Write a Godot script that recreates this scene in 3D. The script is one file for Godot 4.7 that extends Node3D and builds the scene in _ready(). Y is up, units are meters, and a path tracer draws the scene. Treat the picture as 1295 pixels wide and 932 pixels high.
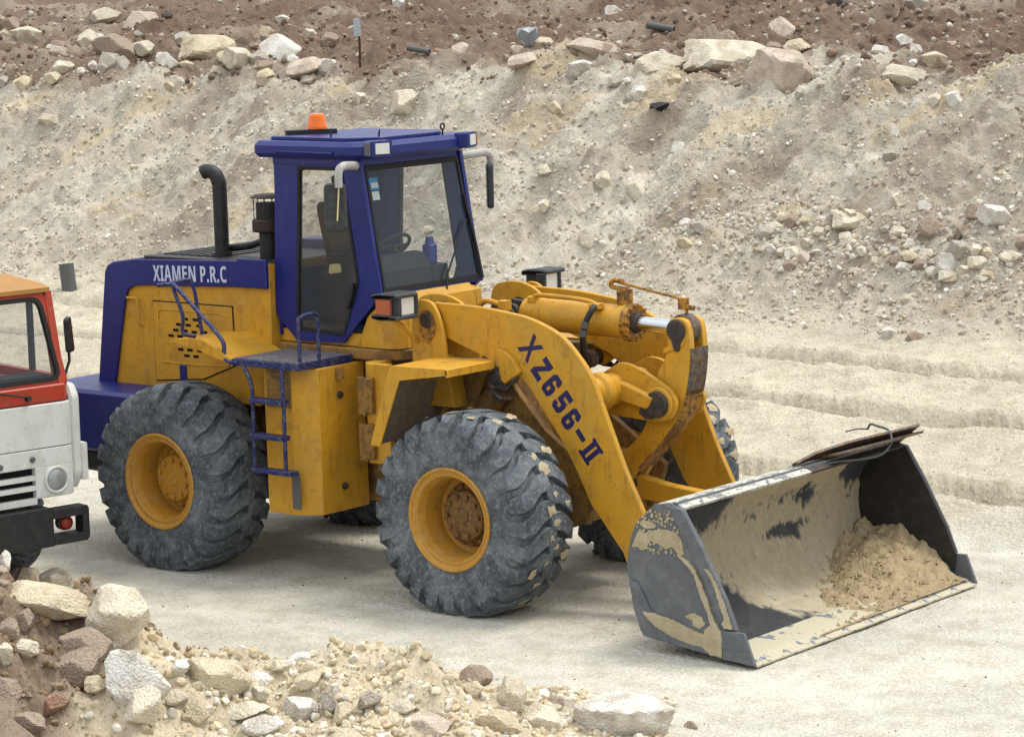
extends Node3D

# ---------------------------------------------------------------- state
const CAM := Vector3(15.0191, 4.8376, 17.1058)
var M := {}
var taken := {}
var N_BIG := FastNoiseLite.new()
var N_MID := FastNoiseLite.new()
var N_FINE := FastNoiseLite.new()
var N_TINY := FastNoiseLite.new()
var N_PATCH := FastNoiseLite.new()
var N_STREAK := FastNoiseLite.new()
var N_CLOD := FastNoiseLite.new()
var smooth_id := 1

func _ready():
	# camera
	var cam := Camera3D.new()
	cam.name = "camera"
	add_child(cam)
	cam.transform = Transform3D(Basis(Vector3(0.77743366, -0.02834373, -0.62832598), Vector3(-0.06749527, 0.9894558, -0.1281468), Vector3(0.62533294, 0.14203467, 0.76732318)).orthonormalized(), CAM)
	cam.fov = 14.9316
	cam.near = 0.1
	cam.far = 900.0
	cam.current = true
	# overcast sky
	var we := WorldEnvironment.new()
	we.name = "world_environment"
	var env := Environment.new()
	env.background_mode = Environment.BG_SKY
	var sky := Sky.new()
	var sm := ProceduralSkyMaterial.new()
	sm.sky_top_color = Color(0.97, 0.985, 1.0)
	sm.sky_horizon_color = Color(0.66, 0.675, 0.69)
	sm.sky_curve = 0.45
	sm.ground_horizon_color = Color(0.62, 0.60, 0.55)
	sm.ground_bottom_color = Color(0.5, 0.48, 0.43)
	sm.sun_angle_max = 1.0
	sky.sky_material = sm
	env.sky = sky
	env.background_energy_multiplier = 1.0
	env.tonemap_mode = Environment.TONE_MAPPER_LINEAR
	env.tonemap_exposure = 1.72
	env.sdfgi_enabled = true
	env.ssao_enabled = true
	env.ssil_enabled = true
	we.environment = env
	add_child(we)
	# the sun behind the cloud layer: weak and very soft
	var sun := DirectionalLight3D.new()
	sun.name = "sun"
	sun.light_energy = 0.5
	sun.light_angular_distance = 20.0
	sun.light_color = Color(1.0, 0.98, 0.94)
	sun.shadow_enabled = true
	add_child(sun)
	sun.look_at_from_position(Vector3(0, 30, 0), Vector3(0, 30, 0) + Vector3(-0.35, -1.4, 0.5), Vector3.FORWARD)

	make_noise()
	make_materials()
	build_terrain()
	build_loader()
	build_bucket_load()
	build_truck()
	build_rocks()
	build_litter()
	build_pebbles()

# ---------------------------------------------------------------- naming
func numbered(called: String) -> String:
	if not taken.has(called):
		taken[called] = 0
		return called
	taken[called] += 1
	return "%s_%03d" % [called, taken[called]]

func tag(o: Node, label: String, category: String, group := "", kind := ""):
	if label != "":
		o.set_meta("label", label)
	if category != "":
		o.set_meta("category", category)
	if group != "":
		o.set_meta("group", group)
	if kind != "":
		o.set_meta("kind", kind)

func thing(called: String, label: String, category: String, at := Vector3.ZERO, group := "") -> Node3D:
	var o := Node3D.new()
	o.name = numbered(called)
	add_child(o, true)
	o.position = at
	tag(o, label, category, group)
	return o

func mesh_of(st: SurfaceTool) -> ArrayMesh:
	st.generate_normals()
	return st.commit()

func part(parent: Node, called: String, st: SurfaceTool, mat: Material, label := "") -> MeshInstance3D:
	return put(parent, called, mesh_of(st), mat, label)

func put(parent: Node, called: String, mesh: Mesh, mat: Material, label := "") -> MeshInstance3D:
	var o := MeshInstance3D.new()
	o.name = called
	o.mesh = mesh
	o.material_override = mat
	parent.add_child(o, true)
	if label != "":
		o.set_meta("label", label)
	return o

func group_node(parent: Node, called: String) -> Node3D:
	var o := Node3D.new()
	o.name = called
	parent.add_child(o, true)
	return o

# ---------------------------------------------------------------- shapes
func S() -> SurfaceTool:
	var st := SurfaceTool.new()
	st.begin(Mesh.PRIMITIVE_TRIANGLES)
	st.set_smooth_group(-1)
	return st

func tri(st: SurfaceTool, a: Vector3, b: Vector3, c: Vector3):   # counter-clockwise seen from outside
	st.add_vertex(a)
	st.add_vertex(c)
	st.add_vertex(b)

func quad(st: SurfaceTool, a: Vector3, b: Vector3, c: Vector3, d: Vector3):
	tri(st, a, b, c)
	tri(st, a, c, d)

func area2(p: PackedVector2Array) -> float:
	var s := 0.0
	for i in p.size():
		s += p[i].cross(p[(i + 1) % p.size()])
	return s

func inset(p: PackedVector2Array, e: float) -> PackedVector2Array:   # p runs counter-clockwise
	var o := PackedVector2Array()
	var n := p.size()
	for i in n:
		var a := (p[i] - p[(i + n - 1) % n]).normalized()
		var b := (p[(i + 1) % n] - p[i]).normalized()
		var na := Vector2(-a.y, a.x)
		var nb := Vector2(-b.y, b.x)
		var m := na + nb
		var l := m.length_squared()
		o.append(p[i] + (m * (2.0 * e / l) if l > 0.3 else na * e))
	return o

func prism(st: SurfaceTool, pts: PackedVector2Array, z0: float, z1: float, bev := 0.0, xf := Transform3D()):
	var p := pts.duplicate()
	if area2(p) < 0.0:
		p.reverse()
	if z1 < z0:
		var t := z0
		z0 = z1
		z1 = t
	var q := inset(p, bev) if bev > 0.0 else p
	var n := p.size()
	st.set_smooth_group(-1)
	var ix := Geometry2D.triangulate_polygon(q)
	for k in range(0, ix.size(), 3):
		var a := q[ix[k]]
		var b := q[ix[k + 1]]
		var c := q[ix[k + 2]]
		if (b - a).cross(c - a) < 0.0:
			var t := b
			b = c
			c = t
		tri(st, xf * Vector3(a.x, a.y, z1), xf * Vector3(b.x, b.y, z1), xf * Vector3(c.x, c.y, z1))
		tri(st, xf * Vector3(a.x, a.y, z0), xf * Vector3(c.x, c.y, z0), xf * Vector3(b.x, b.y, z0))
	for i in n:
		var j := (i + 1) % n
		if bev > 0.0:
			quad(st, xf * Vector3(q[i].x, q[i].y, z0), xf * Vector3(q[j].x, q[j].y, z0), xf * Vector3(p[j].x, p[j].y, z0 + bev), xf * Vector3(p[i].x, p[i].y, z0 + bev))
			quad(st, xf * Vector3(p[i].x, p[i].y, z1 - bev), xf * Vector3(p[j].x, p[j].y, z1 - bev), xf * Vector3(q[j].x, q[j].y, z1), xf * Vector3(q[i].x, q[i].y, z1))
		quad(st, xf * Vector3(p[i].x, p[i].y, z0 + bev), xf * Vector3(p[j].x, p[j].y, z0 + bev), xf * Vector3(p[j].x, p[j].y, z1 - bev), xf * Vector3(p[i].x, p[i].y, z1 - bev))

func ring(st: SurfaceTool, o: PackedVector2Array, i_: PackedVector2Array, z0: float, z1: float, xf := Transform3D()):   # a closed frame between two outlines of as many points
	st.set_smooth_group(-1)
	var flip := area2(o) < 0.0
	var n := o.size()
	for k in n:
		var j := (k + 1) % n
		var a := k
		var b := j
		if flip:
			a = j
			b = k
		var o0 := o[a]
		var o1 := o[b]
		var i0 := i_[a]
		var i1 := i_[b]
		quad(st, xf * Vector3(o0.x, o0.y, z1), xf * Vector3(o1.x, o1.y, z1), xf * Vector3(i1.x, i1.y, z1), xf * Vector3(i0.x, i0.y, z1))
		quad(st, xf * Vector3(o1.x, o1.y, z0), xf * Vector3(o0.x, o0.y, z0), xf * Vector3(i0.x, i0.y, z0), xf * Vector3(i1.x, i1.y, z0))
		quad(st, xf * Vector3(o0.x, o0.y, z0), xf * Vector3(o1.x, o1.y, z0), xf * Vector3(o1.x, o1.y, z1), xf * Vector3(o0.x, o0.y, z1))
		quad(st, xf * Vector3(i1.x, i1.y, z0), xf * Vector3(i0.x, i0.y, z0), xf * Vector3(i0.x, i0.y, z1), xf * Vector3(i1.x, i1.y, z1))

func rect(x0: float, y0: float, x1: float, y1: float) -> PackedVector2Array:
	return PackedVector2Array([Vector2(x0, y0), Vector2(x1, y0), Vector2(x1, y1), Vector2(x0, y1)])

func P2(a: Array) -> PackedVector2Array:   # flat list of x, y
	var o := PackedVector2Array()
	for k in range(0, a.size(), 2):
		o.append(Vector2(a[k], a[k + 1]))
	return o

func P3(a: Array) -> PackedVector3Array:
	var o := PackedVector3Array()
	for k in range(0, a.size(), 3):
		o.append(Vector3(a[k], a[k + 1], a[k + 2]))
	return o

func rounded(p: PackedVector2Array, r: float, n := 4) -> PackedVector2Array:
	var o := PackedVector2Array()
	var c := p.size()
	for i in c:
		var a := p[(i + c - 1) % c] - p[i]
		var b := p[(i + 1) % c] - p[i]
		var e: float = min(r, min(a.length(), b.length()) * 0.49)
		var s := p[i] + a.normalized() * e
		var t := p[i] + b.normalized() * e
		for k in n + 1:
			var f := float(k) / n
			o.append(s.lerp(p[i], f).lerp(p[i].lerp(t, f), f))
	return o

func curve2(p: PackedVector2Array, n := 5, closed := false) -> PackedVector2Array:   # Catmull-Rom
	var o := PackedVector2Array()
	var c := p.size()
	for i in (c if closed else c - 1):
		var a := p[(i + c - 1) % c] if closed or i > 0 else p[i]
		var b := p[i]
		var d := p[(i + 1) % c]
		var e := p[(i + 2) % c] if closed or i < c - 2 else d
		for k in n:
			o.append(b.cubic_interpolate(d, a, e, float(k) / n))
	if not closed:
		o.append(p[c - 1])
	return o

func curve3(p: PackedVector3Array, n := 5) -> PackedVector3Array:
	var o := PackedVector3Array()
	var c := p.size()
	for i in c - 1:
		var a := p[max(i - 1, 0)]
		var e := p[min(i + 2, c - 1)]
		for k in n:
			o.append(p[i].cubic_interpolate(p[i + 1], a, e, float(k) / n))
	o.append(p[c - 1])
	return o

func box(st: SurfaceTool, c: Vector3, s: Vector3, bev := 0.0, bas := Basis()):
	prism(st, rect(-s.x / 2, -s.y / 2, s.x / 2, s.y / 2), -s.z / 2, s.z / 2, bev, Transform3D(bas, c))

func span(st: SurfaceTool, x0: float, x1: float, y0: float, y1: float, z0: float, z1: float, bev := 0.0):
	box(st, Vector3((x0 + x1) / 2, (y0 + y1) / 2, (z0 + z1) / 2), Vector3(abs(x1 - x0), abs(y1 - y0), abs(z1 - z0)), bev)

func axis_basis(d: Vector3) -> Basis:   # local y along d
	var y := d.normalized()
	var x := y.cross(Vector3(0.13, 0.37, 0.92) if abs(y.z) < 0.9 else Vector3.UP).normalized()
	return Basis(x, y, x.cross(y))

func lathe(st: SurfaceTool, prof: PackedVector2Array, xf: Transform3D, seg := 24, soft := false):   # profile of (radius, height), outside on the left going up
	smooth_id += 1
	for k in prof.size() - 1:
		if not soft:
			smooth_id += 1
		st.set_smooth_group(smooth_id)
		var a := prof[k]
		var b := prof[k + 1]
		for i in seg:
			var t0 := TAU * i / seg
			var t1 := TAU * ((i + 1) % seg) / seg
			var c0 := Vector3(cos(t0), 0, -sin(t0))
			var c1 := Vector3(cos(t1), 0, -sin(t1))
			var p00 := xf * (c0 * a.x + Vector3(0, a.y, 0))
			var p10 := xf * (c1 * a.x + Vector3(0, a.y, 0))
			var p01 := xf * (c0 * b.x + Vector3(0, b.y, 0))
			var p11 := xf * (c1 * b.x + Vector3(0, b.y, 0))
			if a.x > 1e-5:
				tri(st, p00, p10, p11 if b.x > 1e-5 else p01)
			if b.x > 1e-5:
				tri(st, p00, p11, p01)
	st.set_smooth_group(-1)

func cyl(st: SurfaceTool, a: Vector3, b: Vector3, r0: float, r1 := -1.0, seg := 20, bev := 0.0):
	if r1 < 0.0:
		r1 = r0
	var l := (b - a).length()
	var p := PackedVector2Array([Vector2(0, 0), Vector2(r0 - bev, 0)])
	if bev > 0.0:
		p.append(Vector2(r0, bev))
		p.append(Vector2(r1, l - bev))
	else:
		p.append(Vector2(r1, l))
	if bev > 0.0:
		p.append(Vector2(r1 - bev, l))
	p.append(Vector2(0, l))
	lathe(st, p, Transform3D(axis_basis(b - a), a), seg)

func tube(st: SurfaceTool, path: PackedVector3Array, r: float, sides := 10, r_end := -1.0):
	var n := path.size()
	var rings := []
	var t := (path[1] - path[0]).normalized()
	var x := t.cross(Vector3(0.21, 0.9, 0.36) if abs(t.y) < 0.85 else Vector3(0.9, 0.1, 0.3)).normalized()
	for i in n:
		var nt := (path[min(i + 1, n - 1)] - path[max(i - 1, 0)]).normalized()
		x = (x - nt * x.dot(nt)).normalized()
		var y := nt.cross(x)
		var rr := r if r_end < 0.0 else lerpf(r, r_end, float(i) / (n - 1))
		var rg := PackedVector3Array()
		for k in sides:
			var a := TAU * k / sides
			rg.append(path[i] + (x * cos(a) + y * sin(a)) * rr)
		rings.append(rg)
	smooth_id += 1
	st.set_smooth_group(smooth_id)
	for i in n - 1:
		for k in sides:
			var j := (k + 1) % sides
			quad(st, rings[i][k], rings[i][j], rings[i + 1][j], rings[i + 1][k])
	st.set_smooth_group(-1)
	for k in range(1, sides - 1):
		tri(st, rings[0][0], rings[0][k + 1], rings[0][k])
		tri(st, rings[n - 1][0], rings[n - 1][k], rings[n - 1][k + 1])

# ---------------------------------------------------------------- materials
func make_noise():
	var k := 11
	for n: FastNoiseLite in [N_BIG, N_MID, N_FINE, N_TINY, N_PATCH, N_STREAK]:
		n.noise_type = FastNoiseLite.TYPE_SIMPLEX_SMOOTH
		n.frequency = 1.0
		n.seed = k
		n.fractal_type = FastNoiseLite.FRACTAL_FBM
		n.fractal_octaves = 3
		k += 7
	N_TINY.fractal_octaves = 2
	N_STREAK.fractal_octaves = 4
	N_CLOD.noise_type = FastNoiseLite.TYPE_CELLULAR
	N_CLOD.frequency = 1.0
	N_CLOD.seed = 5
	N_CLOD.cellular_return_type = FastNoiseLite.RETURN_DISTANCE
	N_CLOD.fractal_type = FastNoiseLite.FRACTAL_NONE

func noise_bytes(size: int, freq: float, sd: int, kind := 0) -> PackedByteArray:
	var n := FastNoiseLite.new()
	n.seed = sd
	n.frequency = freq / size
	n.fractal_octaves = 4
	n.noise_type = FastNoiseLite.TYPE_SIMPLEX_SMOOTH
	if kind == 1:
		n.noise_type = FastNoiseLite.TYPE_CELLULAR
		n.fractal_octaves = 2
	elif kind == 2:
		n.fractal_type = FastNoiseLite.FRACTAL_RIDGED
	var im := n.get_seamless_image(size, size if kind != 3 else size / 8)
	if kind == 3:
		im.resize(size, size, Image.INTERPOLATE_CUBIC)   # runs, stretched downwards
	im.convert(Image.FORMAT_L8)
	return im.get_data()

# every layer: [cells per tile, seed, low, high, colour, amount, noise kind]
func layered(size: int, base: Color, layers: Array) -> ImageTexture:
	var n := size * size
	var r := PackedFloat32Array()
	var g := PackedFloat32Array()
	var b := PackedFloat32Array()
	r.resize(n)
	g.resize(n)
	b.resize(n)
	r.fill(base.r)
	g.fill(base.g)
	b.fill(base.b)
	for l in layers:
		var by := noise_bytes(size, l[0], l[1], l[6] if l.size() > 6 else 0)
		var lo: float = l[2] * 255.0
		var inv: float = 1.0 / ((l[3] - l[2]) * 255.0)
		var c: Color = l[4]
		var am: float = l[5]
		for i in n:
			var t: float = (by[i] - lo) * inv
			if t > 0.0:
				if t > 1.0:
					t = 1.0
				t *= am
				r[i] += (c.r - r[i]) * t
				g[i] += (c.g - g[i]) * t
				b[i] += (c.b - b[i]) * t
	var out := PackedByteArray()
	out.resize(n * 3)
	for i in n:
		out[i * 3] = int(clampf(r[i], 0, 1) * 255.0)
		out[i * 3 + 1] = int(clampf(g[i], 0, 1) * 255.0)
		out[i * 3 + 2] = int(clampf(b[i], 0, 1) * 255.0)
	var im := Image.create_from_data(size, size, false, Image.FORMAT_RGB8, out)
	return ImageTexture.create_from_image(im)

func grey_tex(size: int, freq: float, sd: int, kind := 0) -> ImageTexture:
	return ImageTexture.create_from_image(Image.create_from_data(size, size, false, Image.FORMAT_L8, noise_bytes(size, freq, sd, kind)))

func mat(called: String, tex: Texture2D, scale: float, rough: float, metal := 0.0, bump: Texture2D = null, bump_cm := 0.0, tint := Color.WHITE) -> StandardMaterial3D:
	var m := StandardMaterial3D.new()
	m.albedo_color = tint
	m.roughness = rough
	m.metallic = metal
	m.uv1_triplanar = true
	m.uv1_world_triplanar = true
	m.uv1_scale = Vector3.ONE * scale
	m.uv1_triplanar_sharpness = 4.0
	if tex:
		m.albedo_texture = tex
	if bump:
		m.heightmap_enabled = true
		m.heightmap_texture = bump
		m.heightmap_scale = bump_cm
	M[called] = m
	return m

func plain(called: String, c: Color, rough: float, metal := 0.0) -> StandardMaterial3D:
	var m := StandardMaterial3D.new()
	m.albedo_color = c
	m.roughness = rough
	m.metallic = metal
	M[called] = m
	return m

func make_materials():
	var b_fine := grey_tex(512, 40, 5)
	var b_grit := grey_tex(512, 90, 6)
	var b_cell := grey_tex(512, 60, 8, 1)
	var yellow := Color(0.77, 0.565, 0.115)
	mat("yellow", layered(512, yellow, [[3, 1, 0.35, 0.9, Color(0.70, 0.545, 0.22), 0.6], [9, 2, 0.45, 0.9, Color(0.64, 0.46, 0.12), 0.45], [22, 7, 0.68, 0.9, Color(0.50, 0.36, 0.15), 0.32, 3], [26, 3, 0.78, 0.85, Color(0.44, 0.31, 0.15), 0.5], [50, 4, 0.86, 0.89, Color(0.20, 0.15, 0.11), 0.75], [14, 5, 0.60, 0.9, Color(0.74, 0.62, 0.37), 0.4], [6, 6, 0.74, 0.84, Color(0.54, 0.39, 0.16), 0.35]]), 0.55, 0.55, 0.0, b_fine, 0.1)
	mat("yellow_grimy", layered(512, Color(0.56, 0.41, 0.17), [[3, 11, 0.42, 0.8, Color(0.40, 0.31, 0.19), 0.75], [10, 12, 0.52, 0.8, Color(0.31, 0.25, 0.17), 0.6], [30, 13, 0.72, 0.80, Color(0.18, 0.14, 0.11), 0.6], [40, 14, 0.64, 0.85, Color(0.56, 0.48, 0.35), 0.4]]), 0.8, 0.68, 0.0, b_fine, 0.15)
	mat("yellow_worn", layered(512, Color(0.67, 0.47, 0.11), [[4, 21, 0.5, 0.72, Color(0.36, 0.25, 0.15), 0.7], [14, 22, 0.60, 0.70, Color(0.22, 0.15, 0.11), 0.85], [40, 23, 0.66, 0.72, Color(0.50, 0.50, 0.50), 0.6], [9, 24, 0.66, 0.74, Color(0.35, 0.17, 0.08), 0.7]]), 1.1, 0.55, 0.1, b_fine, 0.2)
	mat("blue", layered(512, Color(0.035, 0.10, 0.40), [[3, 31, 0.4, 0.9, Color(0.06, 0.135, 0.43), 0.6], [20, 34, 0.66, 0.9, Color(0.20, 0.22, 0.40), 0.35, 3], [14, 32, 0.64, 0.9, Color(0.20, 0.22, 0.40), 0.3], [60, 33, 0.80, 0.87, Color(0.45, 0.43, 0.42), 0.5]]), 0.7, 0.42, 0.0, b_fine, 0.08)
	mat("blue_worn", layered(512, Color(0.06, 0.13, 0.38), [[6, 41, 0.45, 0.8, Color(0.26, 0.26, 0.38), 0.7], [25, 42, 0.58, 0.68, Color(0.42, 0.40, 0.40), 0.75], [50, 43, 0.68, 0.75, Color(0.10, 0.09, 0.10), 0.8]]), 1.2, 0.5, 0.15)
	mat("platform_top", layered(512, Color(0.36, 0.35, 0.37), [[5, 44, 0.45, 0.75, Color(0.22, 0.22, 0.36), 0.8], [25, 45, 0.55, 0.7, Color(0.55, 0.52, 0.47), 0.7]]), 1.2, 0.6)
	mat("tyre", layered(512, Color(0.27, 0.295, 0.325), [[3, 51, 0.35, 0.75, Color(0.42, 0.45, 0.48), 0.8], [7, 55, 0.5, 0.8, Color(0.18, 0.20, 0.235), 0.45], [10, 52, 0.52, 0.85, Color(0.52, 0.54, 0.54), 0.45], [30, 54, 0.62, 0.82, Color(0.66, 0.65, 0.61), 0.45], [90, 53, 0.74, 0.84, Color(0.75, 0.73, 0.68), 0.45]]), 0.9, 0.88, 0.0, b_fine, 0.2)
	mat("rim", layered(512, Color(0.71, 0.51, 0.15), [[4, 61, 0.45, 0.85, Color(0.66, 0.50, 0.24), 0.7], [14, 62, 0.66, 0.85, Color(0.52, 0.37, 0.17), 0.45], [40, 63, 0.78, 0.84, Color(0.34, 0.24, 0.15), 0.5], [9, 64, 0.6, 0.85, Color(0.70, 0.60, 0.40), 0.4]]), 0.9, 0.6, 0.0, b_fine, 0.08)
	mat("hub_grease", layered(512, Color(0.42, 0.30, 0.13), [[6, 65, 0.45, 0.75, Color(0.30, 0.22, 0.14), 0.8], [22, 66, 0.55, 0.7, Color(0.55, 0.42, 0.20), 0.7]]), 1.5, 0.7)
	mat("steel_dark", layered(512, Color(0.22, 0.20, 0.19), [[6, 71, 0.4, 0.8, Color(0.32, 0.26, 0.21), 0.8], [30, 72, 0.6, 0.75, Color(0.14, 0.12, 0.11), 0.8]]), 1.4, 0.6, 0.2, b_fine, 0.2)
	mat("steel_worn", layered(512, Color(0.27, 0.24, 0.23), [[5, 73, 0.4, 0.7, Color(0.42, 0.40, 0.40), 0.7], [14, 74, 0.55, 0.7, Color(0.40, 0.22, 0.10), 0.7], [30, 75, 0.62, 0.72, Color(0.60, 0.58, 0.54), 0.6], [9, 76, 0.6, 0.7, Color(0.50, 0.36, 0.12), 0.7]]), 1.4, 0.5, 0.35, b_fine, 0.2)
	mat("bucket_steel", layered(512, Color(0.36, 0.375, 0.40), [[4, 81, 0.4, 0.8, Color(0.43, 0.445, 0.465), 0.7], [12, 82, 0.55, 0.85, Color(0.31, 0.32, 0.345), 0.5], [45, 83, 0.74, 0.82, Color(0.64, 0.61, 0.54), 0.45]]), 1.0, 0.55, 0.15, b_fine, 0.15)
	mat("edge_mud", layered(512, Color(0.74, 0.71, 0.62), [[4, 85, 0.74, 0.79, Color(0.38, 0.41, 0.48), 0.85], [30, 86, 0.6, 0.8, Color(0.66, 0.61, 0.50), 0.7]]), 1.3, 0.8, 0.0, b_grit, 0.4)
	mat("mud", layered(512, Color(0.76, 0.71, 0.59), [[5, 91, 0.4, 0.8, Color(0.70, 0.64, 0.51), 0.8], [30, 92, 0.5, 0.75, Color(0.70, 0.65, 0.55), 0.6], [70, 93, 0.66, 0.8, Color(0.60, 0.53, 0.42), 0.5]]), 1.6, 0.95, 0.0, b_grit, 1.0)
	var bi := mat("bucket_inner", layered(512, Color(0.95, 0.95, 0.95), [[30, 94, 0.5, 0.8, Color(0.80, 0.79, 0.77), 0.8], [90, 90, 0.55, 0.8, Color(1, 1, 1), 0.7]]), 1.5, 0.85, 0.0, b_grit, 0.6)
	bi.vertex_color_use_as_albedo = true
	mat("heap", layered(512, Color(0.70, 0.63, 0.50), [[6, 191, 0.4, 0.8, Color(0.65, 0.575, 0.45), 0.8], [40, 192, 0.5, 0.75, Color(0.68, 0.60, 0.46), 0.6], [90, 193, 0.64, 0.76, Color(0.45, 0.36, 0.24), 0.7]]), 1.6, 0.97, 0.0, b_cell, 1.4)
	mat("chipping", layered(512, Color(0.74, 0.73, 0.69), [[4, 95, 0.58, 0.66, Color(0.42, 0.42, 0.42), 0.7], [16, 96, 0.66, 0.72, Color(0.28, 0.26, 0.26), 0.7]]), 1.2, 0.7)
	mat("brown_metal", layered(512, Color(0.16, 0.095, 0.075), [[8, 97, 0.5, 0.8, Color(0.25, 0.18, 0.14), 0.7]]), 2.0, 0.6, 0.1)
	mat("black", layered(256, Color(0.075, 0.078, 0.085), [[6, 98, 0.45, 0.85, Color(0.16, 0.165, 0.17), 0.6], [40, 99, 0.66, 0.8, Color(0.30, 0.29, 0.27), 0.4]]), 1.6, 0.55)
	mat("lamp_black", layered(256, Color(0.17, 0.185, 0.20), [[6, 101, 0.45, 0.85, Color(0.27, 0.285, 0.30), 0.6]]), 2.0, 0.6)
	mat("rubber_seal", null, 1.0, 0.7, 0.0, null, 0.0, Color(0.045, 0.045, 0.05))
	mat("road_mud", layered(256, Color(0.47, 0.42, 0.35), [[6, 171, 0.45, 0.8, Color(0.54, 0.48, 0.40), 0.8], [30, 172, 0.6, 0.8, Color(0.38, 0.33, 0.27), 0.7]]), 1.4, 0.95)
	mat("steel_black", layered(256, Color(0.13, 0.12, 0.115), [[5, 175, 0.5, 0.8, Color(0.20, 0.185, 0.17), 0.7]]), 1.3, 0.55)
	plain("gap", Color(0.02, 0.018, 0.016), 0.95)
	plain("seat", Color(0.07, 0.085, 0.10), 0.8)
	plain("chrome", Color(0.78, 0.80, 0.82), 0.12, 1.0)
	plain("mirror_glass", Color(0.55, 0.57, 0.58), 0.05, 1.0)
	mat("white_paint", layered(256, Color(0.66, 0.66, 0.65), [[5, 102, 0.45, 0.85, Color(0.58, 0.57, 0.54), 0.7], [30, 103, 0.68, 0.76, Color(0.40, 0.35, 0.28), 0.5]]), 1.4, 0.5)
	plain("white_print", Color(0.72, 0.76, 0.84), 0.6)
	plain("blue_print", Color(0.115, 0.085, 0.30), 0.55)
	plain("sticker", Color(0.62, 0.66, 0.68), 0.5)
	plain("sticker_blue", Color(0.16, 0.42, 0.58), 0.5)
	plain("jug_blue", Color(0.06, 0.16, 0.50), 0.35)
	plain("cream", Color(0.78, 0.76, 0.52), 0.6)
	var g := plain("glass", Color(0.36, 0.41, 0.43, 0.09), 0.03)
	g.transparency = BaseMaterial3D.TRANSPARENCY_ALPHA
	g.metallic_specular = 0.3
	var gd := plain("glass_dusty", Color(0.44, 0.46, 0.45, 0.14), 0.04)
	gd.transparency = BaseMaterial3D.TRANSPARENCY_ALPHA
	gd.metallic_specular = 0.3
	var or_ := plain("beacon_orange", Color(1.0, 0.47, 0.03, 0.75), 0.15)
	or_.transparency = BaseMaterial3D.TRANSPARENCY_ALPHA
	plain("beacon_core", Color(0.85, 0.42, 0.05), 0.4)
	plain("amber", Color(0.64, 0.34, 0.22), 0.35)
	plain("amber_light", Color(0.72, 0.46, 0.10), 0.3)
	plain("lens", Color(0.80, 0.81, 0.80), 0.2, 0.0)
	plain("lens_clear", Color(0.58, 0.60, 0.60), 0.12, 0.3)
	plain("red_lens", Color(0.50, 0.10, 0.08), 0.3)
	mat("truck_red", layered(512, Color(0.66, 0.20, 0.10), [[4, 111, 0.4, 0.85, Color(0.60, 0.24, 0.15), 0.7], [30, 112, 0.7, 0.78, Color(0.40, 0.18, 0.12), 0.5], [14, 113, 0.62, 0.85, Color(0.62, 0.42, 0.32), 0.3]]), 0.9, 0.45)
	mat("truck_white", layered(512, Color(0.80, 0.81, 0.80), [[4, 114, 0.4, 0.85, Color(0.74, 0.74, 0.71), 0.7], [14, 115, 0.7, 0.9, Color(0.62, 0.59, 0.52), 0.35], [50, 116, 0.86, 0.89, Color(0.40, 0.30, 0.22), 0.6]]), 0.9, 0.45)
	mat("truck_ochre", layered(512, Color(0.66, 0.47, 0.22), [[4, 117, 0.4, 0.85, Color(0.60, 0.44, 0.25), 0.7], [20, 118, 0.62, 0.8, Color(0.66, 0.55, 0.36), 0.4]]), 0.9, 0.6)
	plain("pipe_grey", Color(0.33, 0.34, 0.34), 0.7)
	plain("rusty", Color(0.26, 0.15, 0.09), 0.85)
	# earth: vertex colours carry the kinds of soil, the texture their grain
	var soil := layered(1024, Color(0.93, 0.93, 0.93), [[8, 201, 0.4, 0.8, Color(0.84, 0.83, 0.81), 0.8], [45, 202, 0.5, 0.8, Color(1.0, 1.0, 1.0), 0.7], [120, 203, 0.62, 0.72, Color(0.66, 0.63, 0.60), 0.75], [200, 204, 0.68, 0.76, Color(1.0, 1.0, 0.99), 0.8]])
	var e := mat("earth", soil, 0.33, 0.97, 0.0, b_cell, 1.5)
	e.vertex_color_use_as_albedo = true
	var tones := {"white": Color(0.84, 0.83, 0.80), "cream": Color(0.83, 0.80, 0.72), "buff": Color(0.80, 0.75, 0.64), "brown": Color(0.60, 0.53, 0.47), "grey": Color(0.68, 0.66, 0.62), "dark": Color(0.28, 0.26, 0.26), "pink": Color(0.78, 0.72, 0.66), "red": Color(0.58, 0.42, 0.36)}
	var k := 300
	for t in tones:
		var c: Color = tones[t]
		mat("rock_" + t, layered(512, c, [[3, k, 0.38, 0.75, c.lerp(Color(0.58, 0.51, 0.42), 0.6), 0.75], [9, k + 1, 0.58, 0.8, c.darkened(0.18), 0.5], [30, k + 2, 0.55, 0.8, c.lightened(0.3), 0.5], [70, k + 3, 0.68, 0.78, c.darkened(0.3), 0.4]]), 1.1, 0.95, 0.0, b_fine, 1.4)
		k += 5
	var pb := plain("pebble", Color.WHITE, 0.95)
	pb.vertex_color_use_as_albedo = true

# ---------------------------------------------------------------- terrain
# The haul road runs along x; windrows pushed up by the grader lie beyond it, then the cut bank and the spoil ground on top.
const PROFILE := [[60.0, 0.0], [-2.9, 0.0], [-3.7, 0.16], [-5.5, 0.42], [-7.2, 0.62], [-8.4, 0.74], [-9.0, 0.90], [-10.0, 1.45], [-13.0, 3.28], [-13.6, 3.46], [-20.0, 3.62], [-40.0, 4.5], [-120.0, 7.5], [-400.0, 9.0]]
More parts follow.
